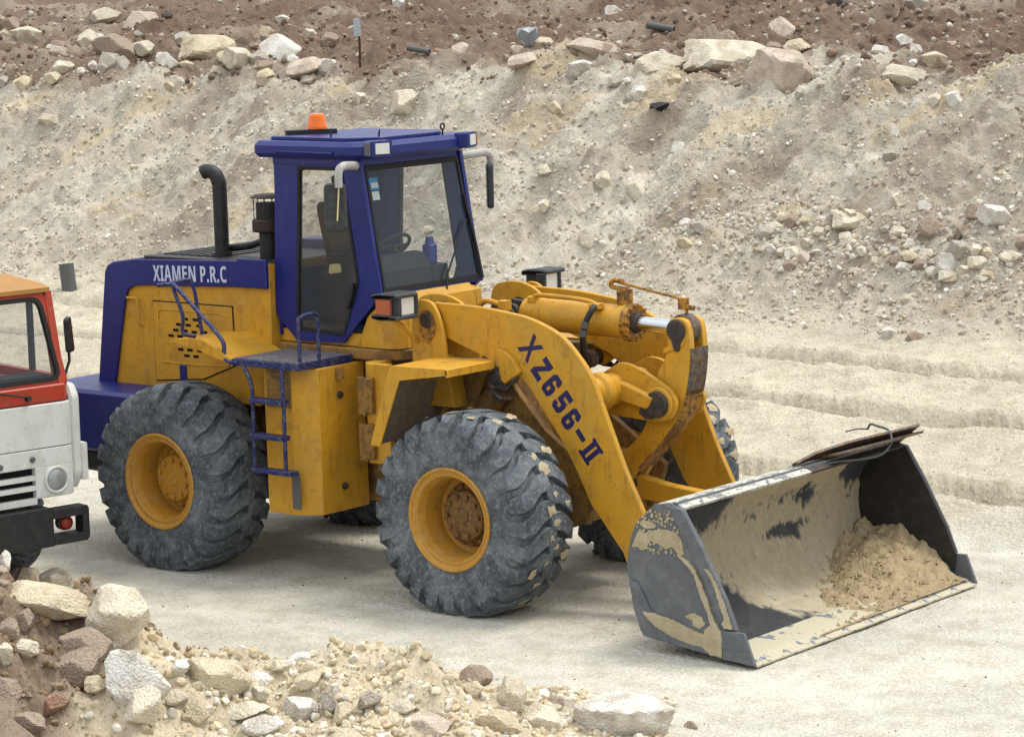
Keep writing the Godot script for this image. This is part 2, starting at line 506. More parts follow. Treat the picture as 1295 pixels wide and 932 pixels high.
# ruts: near edge, seed, depth
const RUTS := [[-3.72, 1.0, 0.40], [-5.55, 21.0, 0.55], [-7.12, 43.0, 0.50]]
const BERM := [[-40.0, 1.1], [-4.2, 1.1], [-3.3, 1.08], [-2.7, 0.95], [-2.1, 0.66], [-1.5, 0.55], [-0.9, 0.62], [-0.45, 0.44], [0.1, 0.24], [0.6, 0.12], [1.1, 0.0]]

func table(t: Array, x: float, down: bool) -> float:
	for k in t.size() - 1:
		var a: float = t[k][0]
		var b: float = t[k + 1][0]
		if (down and x >= b) or (not down and x <= b):
			var f := clampf((x - a) / (b - a), 0.0, 1.0)
			return lerpf(t[k][1], t[k + 1][1], f)
	return t[t.size() - 1][1]

func roughness_at(z: float) -> float:   # 0 on the rolled road, 1 on the bank
	return smoothstep(-2.6, -9.5, z)

func sd_of(x: float, z: float) -> Vector2:   # along and across the near berm
	var dx := x - CAM.x
	var dz := z - CAM.z
	return Vector2(dx * 0.7777 - dz * 0.6286, -(dx * 0.6286 + dz * 0.7777))

func berm(x: float, z: float) -> float:
	var q := sd_of(x, z)
	if q.y > 20.0 or q.x > 2.2:
		return 0.0
	var w := 1.0 if q.y > 16.9 else 2.6
	var e := (q.y - 16.9) / w
	return table(BERM, q.x + 0.3 * N_MID.get_noise_2d(x * 0.9, z * 0.9), false) * exp(-e * e)

func rut_shift(x: float, z: float) -> float:   # ruts and bank wander along the road
	var far := smoothstep(-3.0, -5.0, z)
	var bank0 := smoothstep(-8.8, -10.5, z)
	return z + far * (0.42 * N_BIG.get_noise_2d(x * 0.16, 3.0) + 0.06 * N_MID.get_noise_2d(x * 0.7, 1.0) + 0.02 * N_FINE.get_noise_2d(x * 3.0, 2.0)) + bank0 * 0.3 * N_MID.get_noise_2d(x * 0.5 + 9.0, z * 0.5)

func height(x: float, z: float) -> float:
	var zz := rut_shift(x, z)
	# windrows fade in along x, so that crests start and stop
	var h := table(PROFILE, zz, true)
	var k := roughness_at(zz)
	var bank := smoothstep(-8.6, -10.0, zz)
	h += bank * (0.34 * N_BIG.get_noise_2d(x * 0.33 + z * 0.12, z * 0.3) + 0.16 * N_MID.get_noise_2d(x * 1.0 + 0.5 * z, z * 0.8))
	if bank > 0.01:
		var cl := smoothstep(-0.1, 0.35, N_PATCH.get_noise_2d(x * 0.5 + 20.0, z * 0.4))
		h += bank * (0.10 * cl * (0.45 - N_CLOD.get_noise_2d(x * 3.2, z * 3.2)) + 0.05 * cl * (0.4 - N_CLOD.get_noise_2d(x * 8.0, z * 8.0)) - 0.16 * absf(N_STREAK.get_noise_2d((x + 0.5 * z) * 0.9, z * 0.22)))
	var wr := smoothstep(-3.0, -3.6, z) * (1.0 - bank)
	if wr > 0.01:
		var cm := smoothstep(-0.15, 0.25, N_PATCH.get_noise_2d(x * 0.9 + 50.0, z * 0.9))
		h += wr * cm * (0.018 * (0.45 - N_CLOD.get_noise_2d(x * 2.6, z * 2.6)) + 0.014 * (0.4 - N_CLOD.get_noise_2d(x * 7.0 + 3.0, z * 7.0))) + wr * 0.03 * N_MID.get_noise_2d(x * 1.1, z * 1.1 + 30.0)
	h += (0.006 + 0.025 * k + 0.08 * bank) * N_FINE.get_noise_2d(x * 2.6, z * 2.6)
	h += (0.002 + 0.018 * k + 0.026 * bank) * N_TINY.get_noise_2d(x * 8.0, z * 8.0)
	# wheel ruts: a pushed-up lip, a steep near side, a slanting far side printed by the lugs
	if z < -2.5 and z > -9.5:
		for c in RUTS:
			var o: float = c[0] + 0.34 * N_BIG.get_noise_2d(x * 0.17, c[1]) + 0.06 * N_MID.get_noise_2d(x * 0.8, c[1]) + 0.02 * N_FINE.get_noise_2d(x * 3.2, c[1]) - z
			if o > -0.6 and o < 1.3:
				var dep: float = c[2] * (0.72 + 0.55 * N_BIG.get_noise_2d(x * 0.22 + 7.0, c[1]))
				if o < 0.0:
					h += 0.22 * dep * pow(1.0 + o / 0.6, 2.0)
				else:
					var cut := smoothstep(0.0, 0.10, o) * (1.0 - smoothstep(0.40, 0.78, o))
					h += 0.22 * dep * (1.0 - smoothstep(0.0, 0.10, o)) - dep * cut
					var wall := smoothstep(0.38, 0.46, o) * (1.0 - smoothstep(0.66, 0.80, o))
					h += 0.034 * wall * smoothstep(-0.2, 0.1, N_MID.get_noise_2d(x * 0.5, c[1] + 3.0)) * sin(TAU * (x + 0.7 * o + 0.03 * N_MID.get_noise_2d(x * 2.0, z * 2.0)) / 0.14)
	h += 0.012 * N_BIG.get_noise_2d(x * 0.5, z * 0.5)
	var bm := berm(x, z)
	if bm > 0.002:
		h += bm * (1.0 + 0.35 * N_MID.get_noise_2d(x * 1.3, z * 1.3) + 0.13 * N_FINE.get_noise_2d(x * 4.0, z * 4.0) + 0.035 * N_TINY.get_noise_2d(x * 12.0, z * 12.0))
	return h

func soil_colour(x: float, z: float) -> Color:
	var n1 := N_PATCH.get_noise_2d(x * 0.28 + z * 0.2, z * 0.30)
	var n2 := N_MID.get_noise_2d(x * 0.9 + 40.0, z * 0.9)
	var n3 := N_FINE.get_noise_2d(x * 3.1, z * 3.1 + 9.0)
	var wz := z + 1.0 * N_BIG.get_noise_2d(x * 0.3, 8.0) + 0.5 * n2
	var road := Color(0.59, 0.57, 0.49)
	var row := Color(0.545, 0.495, 0.385)
	var slope := Color(0.45, 0.408, 0.335)
	var brown := Color(0.185, 0.125, 0.088)
	var c := road.lerp(row, smoothstep(-2.6, -3.6, wz))
	c = c.lerp(slope, smoothstep(-8.2, -9.6, wz))
	var bank := smoothstep(-8.8, -10.0, wz)
	# kinds of soil tipped over the bank, spread by noise alone: loam, chalk and ochre
	var st := N_STREAK.get_noise_2d((x + 0.55 * z) * 0.55, z * 0.16)
	c = c.lerp(Color(0.30, 0.245, 0.195), bank * 0.85 * smoothstep(0.05, 0.40, st + 0.35 * n2))
	c = c.lerp(Color(0.58, 0.545, 0.46), bank * 0.8 * smoothstep(0.12, 0.42, -st + 0.4 * n2))
	c = c.lerp(Color(0.56, 0.44, 0.27), bank * 0.5 * smoothstep(0.30, 0.48, N_PATCH.get_noise_2d((x + 0.6 * z) * 0.8 + 70.0, z * 0.35)))
	c = c.lerp(brown, smoothstep(-13.0, -14.0, wz + 0.5 * n1))
	c = c.lerp(Color(0.34, 0.275, 0.215), smoothstep(-13.6, -14.6, wz) * 0.8 * smoothstep(0.05, 0.40, N_PATCH.get_noise_2d(x * 0.22 + 31.0, z * 0.12)))
	c = c.lerp(Color(0.115, 0.075, 0.053), smoothstep(-13.6, -14.6, wz) * 0.6 * smoothstep(0.12, 0.4, n2 + 0.4 * n3))
	# faint wheel marks along the road
	if z > -3.5:
		c = c.lerp(Color(0.50, 0.465, 0.38), 0.55 * smoothstep(0.05, 0.45, N_STREAK.get_noise_2d(x * 0.10 + 5.0, z * 1.4)))
	var bm := berm(x, z)
	if bm > 0.01:
		var q := sd_of(x, z)
		var pile := Color(0.27, 0.20, 0.145).lerp(Color(0.60, 0.52, 0.38), smoothstep(-2.75, -2.1, q.x + 0.6 * n2))
		c = c.lerp(pile, smoothstep(0.03, 0.12, bm))
	c = c * (1.0 + 0.10 * n1 + 0.10 * n2 + 0.10 * n3)
	c.a = 1.0
	return c

func steps(list: Array) -> PackedFloat32Array:   # [start, [to, step], [to, step] ...]
	var o := PackedFloat32Array()
	var x: float = list[0]
	o.append(x)
	for l in list.slice(1):
		while x < l[0] - 1e-4:
			x = min(x + l[1], l[0])
			o.append(x)
	return o

func build_terrain():
	var ss := steps([-300.0, [-60.0, 60.0], [-20.0, 8.0], [-12.0, 0.4], [-8.0, 0.1], [8.0, 0.04], [12.0, 0.1], [20.0, 0.4], [60.0, 8.0], [300.0, 60.0]])
	var ds := steps([-60.0, [0.0, 12.0], [14.0, 1.0], [15.6, 0.2], [19.5, 0.045], [25.0, 0.07], [41.0, 0.04], [62.0, 0.085], [80.0, 0.3], [160.0, 4.0], [520.0, 60.0]])
	var w := ss.size()
	var n := w * ds.size()
	var v := PackedVector3Array()
	var nm := PackedVector3Array()
	var cl := PackedColorArray()
	v.resize(n)
	nm.resize(n)
	cl.resize(n)
	var i := 0
	for d in ds:
		for s in ss:
			var x := CAM.x + s * 0.7777 - d * 0.6286
			var z := CAM.z - s * 0.6286 - d * 0.7777
			v[i] = Vector3(x, height(x, z), z)
			cl[i] = soil_colour(x, z)
			i += 1
	var ix := PackedInt32Array()
	ix.resize((w - 1) * (ds.size() - 1) * 6)
	var k := 0
	for r in ds.size():
		for c in w:
			i = r * w + c
			var a := v[i + (1 if c < w - 1 else 0)] - v[i - (1 if c > 0 else 0)]
			var b := v[i + (w if r < ds.size() - 1 else 0)] - v[i - (w if r > 0 else 0)]
			nm[i] = a.cross(b).normalized()
			if r < ds.size() - 1 and c < w - 1:
				ix[k] = i
				ix[k + 1] = i + w
				ix[k + 2] = i + 1
				ix[k + 3] = i + 1
				ix[k + 4] = i + w
				ix[k + 5] = i + w + 1
				k += 6
	var arr := []
	arr.resize(Mesh.ARRAY_MAX)
	arr[Mesh.ARRAY_VERTEX] = v
	arr[Mesh.ARRAY_NORMAL] = nm
	arr[Mesh.ARRAY_COLOR] = cl
	arr[Mesh.ARRAY_INDEX] = ix
	var am := ArrayMesh.new()
	am.add_surface_from_arrays(Mesh.PRIMITIVE_TRIANGLES, arr)
	var o := put(self, "ground", am, M.earth)
	tag(o, "pale dusty haul road with windrows and a stony cut bank behind it", "ground", "", "structure")
	print("terrain ", n, " vertices, normal ", nm[n / 2])

# ---------------------------------------------------------------- wheel loader (x forward, z to its right-hand side)
func across(y: float, p: PackedVector2Array) -> Transform3D:   # prism of an (x, z) outline, extruded upwards
	return Transform3D(Basis(Vector3(1, 0, 0), Vector3(0, 0, -1), Vector3(0, 1, 0)), Vector3(0, y, 0))

func plan(st: SurfaceTool, xz: Array, y0: float, y1: float, bev := 0.0, round_by := 0.0):
	var p := P2(xz)
	for i in p.size():
		p[i].y = -p[i].y
	if round_by > 0.0:
		p = rounded(p, round_by, 5)
	prism(st, p, y0, y1, bev, across(0.0, p))

func tyre_mesh(radius: float, half: float, lugs: int, flat: float, lug_h: float) -> ArrayMesh:
	var k := radius / 0.79
	var c := half / 0.30
	var st := S()
	var prof := [[0.385, 0.262], [0.40, 0.284], [0.46, 0.297], [0.54, 0.304], [0.62, 0.302], [0.675, 0.287], [0.712, 0.255], [0.735, 0.2], [0.744, 0.1]]
	var p := PackedVector2Array()
	for q in prof:
		p.append(Vector2(q[0] * k, q[1] * c))
	p.append(Vector2(0.747 * k, 0))
	for i in range(prof.size() - 1, -1, -1):
		p.append(Vector2(prof[i][0] * k, -prof[i][1] * c))
	p.reverse()
	lathe(st, p, Transform3D(Basis(Vector3(1, 0, 0), Vector3(0, 0, 1), Vector3(0, -1, 0)), Vector3.ZERO), 72, true)
	# lugs: bars that run from the buttress over the shoulder to just past the middle, in a wave
	var path := [[0.565, 0.304, 0.0], [0.62, 0.302, 0.3], [0.675, 0.287, 0.7], [0.712, 0.255, 0.95], [0.735, 0.2, 1.0], [0.742, 0.145, 1.0], [0.745, 0.09, 1.0], [0.746, 0.035, 1.0], [0.747, -0.03, 1.0]]
	var sway := [0.0, 0.0, -0.004, -0.004, 0.030, 0.085, 0.115, 0.120, 0.150]
	var wide := [0.055, 0.060, 0.064, 0.068, 0.072, 0.074, 0.074, 0.070, 0.058]
	var rng := RandomNumberGenerator.new()
	rng.seed = 77
	for side in [1.0, -1.0]:
		for i in lugs:
			var t0: float = TAU * (i + (0.5 if side < 0.0 else 0.0)) / lugs
			var rows := []
			var wear := rng.randf_range(0.9, 1.04)
			for j in path.size():
				var rr: float = path[j][0] * k
				var zz: float = path[j][1] * c * side
				var a: Array = path[max(j - 1, 0)]
				var b: Array = path[min(j + 1, path.size() - 1)]
				var tn := Vector2((b[0] - a[0]) * k, (b[1] - a[1]) * c).normalized()
				var nn := Vector2(-tn.y, tn.x)
				if nn.x < -0.01 or (nn.y < 0.0 and j < 4):
					nn = -nn
				var hh: float = lug_h * path[j][2] * wear
				var w: float = wide[j] * 30.0 / lugs * rng.randf_range(0.95, 1.05)
				var mid: float = t0 + sway[j] * 30.0 / lugs
				var row := []
				for e in [[-1.16, -0.012], [-0.95, 1.0], [0.95, 1.0], [1.16, -0.012]]:
					var up: float = hh if e[1] > 0.5 else -0.012
					var r2: float = rr + nn.x * up
					var z2: float = zz + nn.y * up * side
					var th: float = mid + w * e[0]
					row.append(Vector3(cos(th) * r2, sin(th) * r2, z2))
				rows.append(row)
			st.set_smooth_group(-1)
			for j in rows.size() - 1:
				for e in 3:
					if side > 0.0:
						quad(st, rows[j][e], rows[j + 1][e], rows[j + 1][e + 1], rows[j][e + 1])
					else:
						quad(st, rows[j][e + 1], rows[j + 1][e + 1], rows[j + 1][e], rows[j][e])
			var l: Array = rows[rows.size() - 1]
			if side > 0.0:
				quad(st, l[0], l[3], l[2], l[1])
			else:
				quad(st, l[1], l[2], l[3], l[0])
	st.generate_normals()
	var arr := st.commit_to_arrays()
	# the load flattens the bottom of the tyre on the ground
	var v: PackedVector3Array = arr[Mesh.ARRAY_VERTEX]
	for i in v.size():
		if v[i].y < -flat:
			v[i].z *= 1.0 + 0.5 * (-flat - v[i].y)
			v[i].y = -flat + 0.05 * (v[i].y + flat)
	arr[Mesh.ARRAY_VERTEX] = v
	var am := ArrayMesh.new()
	am.add_surface_from_arrays(Mesh.PRIMITIVE_TRIANGLES, arr)
	return am

func mud_mesh(radius: float, lugs: int) -> ArrayMesh:   # ragged pats of dried mud on the lug ends
	var rng := RandomNumberGenerator.new()
	rng.seed = 91
	var st := S()
	for side in [1.0, -1.0]:
		for i in lugs:
			for e in 2:
				if rng.randf() < (0.45 if e == 0 else 0.6):
					continue
				var th: float = TAU * (i + (0.5 if side < 0.0 else 0.0)) / lugs + (0.15 if e == 0 else 0.06) + rng.randf_range(-0.02, 0.02)
				var z0: float = side * ((0.03 if e == 0 else 0.17) + rng.randf_range(-0.03, 0.03))
				var a := rng.randf_range(0.03, 0.075)
				var rim := PackedVector3Array()
				var rr := radius + 0.0035
				for k in 11:
					var t := TAU * k / 11.0
					var q := a * rng.randf_range(0.45, 1.2)
					var h := th + cos(t) * q * 0.8 / rr
					var r2 := rr - 0.004
					rim.append(Vector3(cos(h) * r2, sin(h) * r2, z0 + sin(t) * q * 1.1))
				var c := Vector3(cos(th) * (rr + 0.0005), sin(th) * (rr + 0.0005), z0)
				for k in 11:
					tri(st, c, rim[k], rim[(k + 1) % 11])
	return mesh_of(st)

var Z_AXIS := Transform3D(Basis(Vector3(1, 0, 0), Vector3(0, 0, 1), Vector3(0, -1, 0)), Vector3.ZERO)

func rim_mesh() -> ArrayMesh:
	var st := S()
	# from the back of the barrel out to the flange and down into the dish
	lathe(st, P2([0.300, -0.27, 0.385, -0.285, 0.395, -0.27, 0.385, -0.26, 0.385, 0.255, 0.397, 0.268, 0.400, 0.288, 0.390, 0.296, 0.378, 0.292, 0.366, 0.276, 0.350, 0.268, 0.345, 0.272, 0.335, 0.272, 0.328, 0.262, 0.318, 0.235, 0.306, 0.20, 0.300, 0.12, 0.296, 0.02, 0.24, 0.0, 0.18, 0.0]), Z_AXIS, 48)
	return mesh_of(st)

func hub_mesh() -> ArrayMesh:
	var st := S()
	lathe(st, P2([0.24, -0.25, 0.245, 0.03, 0.235, 0.055, 0.20, 0.07, 0.195, 0.10, 0.185, 0.115, 0.06, 0.125, 0.055, 0.135, 0.0, 0.138]), Z_AXIS, 32)
	for i in 10:
		var a := TAU * i / 10.0
		var p := Vector3(cos(a), sin(a), 0) * 0.152
		cyl(st, p + Vector3(0, 0, 0.11), p + Vector3(0, 0, 0.142), 0.018, -1, 6)
	for i in 16:
		var a := TAU * (i + 0.5) / 16.0
		var p := Vector3(cos(a), sin(a), 0) * 0.222
		cyl(st, p + Vector3(0, 0, 0.05), p + Vector3(0, 0, 0.078), 0.013, -1, 6)
	return mesh_of(st)

func glyph(st: SurfaceTool, polys: Array, at: Vector2, right: Vector2, up: Vector2, z: float):
	for pl in polys:
		var p := PackedVector2Array()
		var q := P2(pl)
		for v in q:
			p.append(at + right * (v.x - 0.5) + up * (v.y - 0.5))
		prism(st, p, z, z + 0.0015)

func build_loader():
	var L := thing("wheel_loader", "yellow and blue wheel loader with its bucket lowered on the road", "wheel loader")
	var st := S()
	# ---------------- wheels
	var tm := tyre_mesh(0.782, 0.30, 24, 0.735, 0.050)
	var rm := rim_mesh()
	var hm := hub_mesh()
	for w in [[1.555, 1.0, 0.0, "tyre"], [-1.555, 1.0, 0.11, "tyre"], [1.555, -1.0, 0.05, "tyre"], [-1.555, -1.0, 0.15, "tyre"]]:
		var wheel := group_node(L, "wheel")
		wheel.position = Vector3(w[0], 0.735, 1.1 * w[1])
		if w[1] < 0.0:
			wheel.rotation.y = PI
		put(wheel, "tyre", tm, M[w[3]])
		if w[0] > 0.0:
			var md := put(wheel, "tread_mud", mud_mesh(0.7885, 24), M.mud, "pale mud stuck on the tread")
			md.set_meta("kind", "stuff")
		var r := put(wheel, "rim", rm, M.rim)
		r.rotation.z = w[2]
		var h := put(wheel, "hub", hm, M.hub_grease if w[0] > 0.0 else M.rim)
		h.rotation.z = w[2] * 3.0
	# ---------------- axles and frames
	for x in [1.555, -1.555]:
		st = S()
		cyl(st, Vector3(x, 0.735, -0.86), Vector3(x, 0.735, 0.86), 0.15, -1, 20, 0.02)
		lathe(st, P2([0, -0.34, 0.16, -0.32, 0.28, -0.18, 0.31, 0, 0.28, 0.18, 0.16, 0.32, 0, 0.34]), Transform3D(Basis(), Vector3(x, 0.735, 0)) * Z_AXIS, 24, true)
		part(L, "axle", st, M.yellow_grimy)
	st = S()
	for s in [1.0, -1.0]:
		prism(st, P2([-2.75, 0.72, -2.0, 0.62, -0.9, 0.62, 0.30, 0.55, 0.30, 1.25, -0.4, 1.42, -2.75, 1.34]), 0.40 * s, 0.45 * s, 0.006)
	span(st, -2.7, 0.25, 0.80, 1.30, -0.40, 0.40, 0.01)
	span(st, -1.0, 0.0, 1.25, 1.75, -0.6, 0.58, 0.02)
	part(L, "rear_frame", st, M.yellow_grimy)
	st = S()
	for s in [1.0, -1.0]:
		prism(st, P2([0.42, 0.52, 1.2, 0.48, 2.15, 0.60, 2.28, 0.95, 1.75, 1.30, 1.45, 1.62, 1.08, 1.95, 0.60, 1.95, 0.42, 1.60]), 0.39 * s, 0.45 * s, 0.006)
	span(st, 0.45, 2.1, 0.60, 1.05, -0.39, 0.39, 0.01)
	prism(st, P2([0.50, 1.0, 1.35, 1.0, 1.15, 1.85, 0.62, 1.85]), -0.385, 0.385, 0.01)
	part(L, "front_frame", st, M.yellow_grimy)
	# frame wing with its two hinge blocks beside the articulation
	st = S()
	span(st, 0.24, 0.475, 0.96, 1.76, 0.74, 0.80, 0.006)
	span(st, 0.18, 0.30, 0.96, 1.76, 0.55, 0.74, 0.006)
	var wing := part(L, "frame_wing", st, M.yellow)
	for y in [1.50, 1.13]:
		st = S()
		span(st, 0.17, 0.25, y - 0.15, y + 0.15, 0.802, 0.835, 0.006)
		span(st, 0.255, 0.335, y - 0.13, y + 0.15, 0.803, 0.850, 0.008)
		cyl(st, Vector3(0.253, y - 0.15, 0.838), Vector3(0.253, y + 0.15, 0.838), 0.018)
		for k in 3:
			cyl(st, Vector3(0.295, y - 0.08 + 0.09 * k, 0.85), Vector3(0.295, y - 0.08 + 0.09 * k, 0.862), 0.014, -1, 6)
		part(wing, "hinge", st, M.yellow_grimy)
	# ---------------- counterweight
	st = S()
	plan(st, [-3.30, -1.05, -3.30, 1.05, -3.18, 1.16, -2.02, 1.16, -2.02, -1.16, -3.18, -1.16], 0.86, 1.385, 0.03)
	part(L, "counterweight", st, M.blue)
	st = S()
	plan(st, [-3.22, -1.0, -3.22, 1.0, -2.6, 1.05, -2.35, 1.05, -2.35, -1.05, -2.6, -1.05], 0.66, 0.858, 0.03)
	part(L, "bumper_block", st, M.black)
	# ---------------- hood
	st = S()
	var side := P2([-2.88, 1.30, -2.78, 2.10, -2.70, 2.36, -2.42, 2.43, -0.88, 2.48, -0.88, 1.42, -1.05, 1.30])
	prism(st, side, -0.70, 0.70, 0.012)
	var hood := part(L, "hood", st, M.yellow)
	for s in [1.0, -1.0]:
		st = S()
		var band := P2([-2.955, 1.30, -2.80, 2.34, -2.765, 2.395, -2.70, 2.425, -2.42, 2.462, -0.905, 2.512, -0.905, 2.295, -2.33, 2.245, -2.45, 2.235, -2.53, 2.19, -2.57, 2.09, -2.755, 1.30])
		prism(st, band, 0.702 * s, 0.728 * s, 0.006)
		span(st, -1.20, -0.87, 2.285, 2.522, 0.706 * s, 0.742 * s, 0.006)
		part(hood, "trim_band", st, M.blue)
	# rear corners and rear face, one dark blue sheet folded round the back
	st = S()
	prism(st, P2([-2.975, 1.30, -2.80, 2.36, -2.715, 2.428, -2.705, 2.40, -2.78, 2.33, -2.93, 1.30]), -0.70, 0.70, 0.004)
	part(hood, "rear_panel", st, M.blue)
	st = S()
	span(st, -2.40, -0.90, 2.44, 2.487, -0.64, 0.64, 0.006)
	for k in 7:
		span(st, -2.3 + 0.1 * k, -2.25 + 0.1 * k, 2.487, 2.497, -0.5, 0.5)
	part(hood, "top_grille", st, M.black)
	st = S()
	prism(st, P2([-1.75, 2.46, -1.65, 2.56, -0.95, 2.58, -0.90, 2.46]), -0.73, -0.45, 0.01)
	part(hood, "top_cover", st, M.blue)
	# side door with its seal, emboss and louvre slots
	st = S()
	var dpoly := P2([-2.25, 2.12, -1.30, 2.12, -1.29, 1.62, -1.67, 1.48, -2.25, 1.43])
	prism(st, dpoly, 0.700, 0.7045)
	part(hood, "door_gap", st, M.gap)
	var csg := CSGCombiner3D.new()
	csg.name = "side_door"
	hood.add_child(csg, true)
	var door := CSGPolygon3D.new()
	door.name = "door_sheet"
	door.polygon = inset_any(dpoly, 0.010)
	door.depth = 0.012
	door.position = Vector3(0, 0, 0.711)
	csg.add_child(door)
	var slots := [[-1.86, 1.98], [-1.74, 1.98], [-1.94, 1.93], [-1.83, 1.93], [-1.70, 1.93], [-1.98, 1.88], [-1.87, 1.88], [-1.76, 1.875], [-1.64, 1.88], [-2.04, 1.83], [-1.93, 1.83], [-1.82, 1.83], [-1.71, 1.83], [-2.0, 1.775], [-1.89, 1.775], [-1.78, 1.775], [-1.93, 1.72], [-1.82, 1.72], [-1.70, 1.72], [-1.86, 1.67], [-1.75, 1.67]]
	for q in slots:
		var cut := CSGPolygon3D.new()
		cut.name = "slot"
		cut.polygon = rounded(rect(q[0] - 0.036, q[1] - 0.013, q[0] + 0.036, q[1] + 0.013), 0.011, 3)
		cut.depth = 0.05
		cut.position = Vector3(0, 0, 0.73)
		cut.operation = CSGShape3D.OPERATION_SUBTRACTION
		csg.add_child(cut, true)
	csg.material_override = M.yellow
	st = S()   # pressed rib along the top and the foot of the door
	tube(st, P3([-2.18, 1.98, 0.711, -2.17, 2.03, 0.711, -2.13, 2.05, 0.711, -1.44, 2.045, 0.711, -1.38, 2.03, 0.711]), 0.006, 6)
	part(hood, "pressed_rib", st, M.yellow)
	st = S()
	tube(st, P3([-2.16, 1.60, 0.711, -1.75, 1.60, 0.711, -1.42, 1.61, 0.711, -1.36, 1.63, 0.711]), 0.006, 6)
	part(hood, "pressed_rib", st, M.yellow)
	st = S()
	tube(st, curve3(P3([-2.53, 2.13, 0.70, -2.53, 2.13, 0.735, -2.42, 2.13, 0.74, -2.40, 2.10, 0.74, -2.39, 1.92, 0.74, -2.39, 1.90, 0.70]), 3), 0.011, 8)
	part(hood, "grab_handle", st, M.yellow)
	st = S()
	span(st, -1.945, -1.865, 1.30, 1.59, 0.70, 0.722, 0.004)
	part(hood, "strap", st, M.blue)
	# lettering on the hood
	var tmesh := TextMesh.new()
	var fnt := SystemFont.new()
	fnt.font_names = PackedStringArray(["Droid Sans"])
	fnt.font_weight = 700
	tmesh.font = fnt
	tmesh.text = "XIAMEN P.R.C"
	tmesh.font_size = 64
	tmesh.pixel_size = 0.0031
	tmesh.depth = 0.002
	var tx := put(hood, "lettering", tmesh, M.white_print, "white block lettering")
	tx.position = Vector3(-1.765, 2.365, 0.7292)
	tx.rotation.z = 0.031
	tx.scale = Vector3(0.665, 0.93, 1.0)
	# ---------------- exhaust and air cleaner
	st = S()
	tube(st, curve3(P3([-1.70, 2.48, 0.40, -1.70, 3.03, 0.40, -1.705, 3.12, 0.405, -1.74, 3.185, 0.42, -1.80, 3.20, 0.44, -1.835, 3.19, 0.455]), 5), 0.062, 20)
	cyl(st, Vector3(-1.70, 2.475, 0.40), Vector3(-1.70, 2.52, 0.40), 0.085)
	part(L, "exhaust_pipe", st, M.black)
	st = S()
	var ax := Transform3D(Basis(), Vector3(-1.20, 0, 0.34))
	cyl(st, Vector3(-1.20, 2.47, 0.34), Vector3(-1.20, 2.72, 0.34), 0.085, -1, 24, 0.01)
	tube(st, curve3(P3([-1.70, 2.55, 0.32, -1.5, 2.57, 0.30, -1.32, 2.62, 0.30, -1.22, 2.66, 0.32]), 4), 0.03, 10)
	cyl(st, Vector3(-1.20, 2.82, 0.34), Vector3(-1.20, 2.95, 0.34), 0.105, -1, 24)
	var ac := part(L, "air_cleaner", st, M.black)
	st = S()
	lathe(st, P2([0.085, 2.70, 0.135, 2.71, 0.14, 2.72, 0.14, 2.80, 0.13, 2.815, 0.105, 2.82]), ax, 28)
	lathe(st, P2([0.11, 2.985, 0.15, 2.99, 0.145, 3.0, 0.11, 3.02, 0.0, 3.03]), ax, 28)
	for k in 12:
		var a := TAU * k / 12.0
		cyl(st, Vector3(-1.20 + cos(a) * 0.125, 2.81, 0.34 + sin(a) * 0.125), Vector3(-1.20 + cos(a) * 0.125, 2.99, 0.34 + sin(a) * 0.125), 0.004, -1, 5)
	part(ac, "dust_cap", st, M.brown_metal)
	# ---------------- side tank below the platform
	st = S()
	plan(st, [-0.49, 0.55, -0.49, 1.20, -0.20, 1.20, 0.0, 1.09, 0.0, 0.55], 0.56, 1.735, 0.006)
	var tank := part(L, "side_tank", st, M.yellow)
	for q in [[1.50, 0.86], [0.76, 0.84]]:
		st = S()
		cyl(st, Vector3(0.0, q[0], q[1]), Vector3(0.022, q[0], q[1]), 0.03, 0.026, 14)
		cyl(st, Vector3(0.02, q[0], q[1]), Vector3(0.04, q[0], q[1]), 0.014, -1, 6)
		part(tank, "plug", st, M.steel_dark)
	st = S()
	span(st, -0.003, 0.05, 1.62, 1.72, 0.84, 0.90, 0.006)
	part(tank, "lug", st, M.yellow_grimy)
	st = S()
	span(st, -0.46, -0.20, 1.42, 1.73, 1.201, 1.215, 0.003)
	for k in 7:
		span(st, -0.45, -0.21, 1.445 + 0.04 * k, 1.46 + 0.04 * k, 1.215, 1.223)
	part(tank, "grating", st, M.yellow_grimy)
	st = S()
	plan(st, [-0.80, 0.52, -0.80, 0.72, -0.49, 1.195, -0.49, 0.52], 0.62, 1.70, 0.006)
	part(tank, "tank_end", st, M.yellow_grimy)
	# ---------------- platform, rails and ladder
	st = S()
	span(st, -0.74, -0.02, 1.742, 1.796, 0.66, 1.305, 0.004)
	var pf := part(L, "platform", st, M.blue_worn)
	st = S()
	span(st, -0.725, -0.035, 1.796, 1.802, 0.67, 1.29)
	part(pf, "tread_plate", st, M.platform_top)
	st = S()
	tube(st, curve3(P3([-0.055, 1.80, 1.24, -0.055, 2.10, 1.24, -0.045, 2.155, 1.23, 0.0, 2.18, 1.16, -0.03, 2.155, 1.05, -0.045, 2.10, 1.03, -0.045, 1.80, 1.03]), 5), 0.016, 10)
	part(pf, "grab_rail", st, M.blue_worn)
	st = S()
	tube(st, curve3(P3([-0.68, 1.765, 1.30, -0.80, 1.77, 1.29, -0.86, 1.82, 1.27, -0.885, 1.93, 1.26, -1.15, 2.14, 1.25, -1.40, 2.335, 1.25, -1.46, 2.35, 1.25, -1.60, 2.335, 1.25]), 6), 0.018, 10)
	tube(st, curve3(P3([-1.44, 2.345, 1.25, -1.41, 2.28, 1.25, -1.33, 2.10, 1.25, -1.345, 1.98, 1.25, -1.32, 1.945, 1.24, -1.23, 1.935, 1.22]), 5), 0.016, 10)
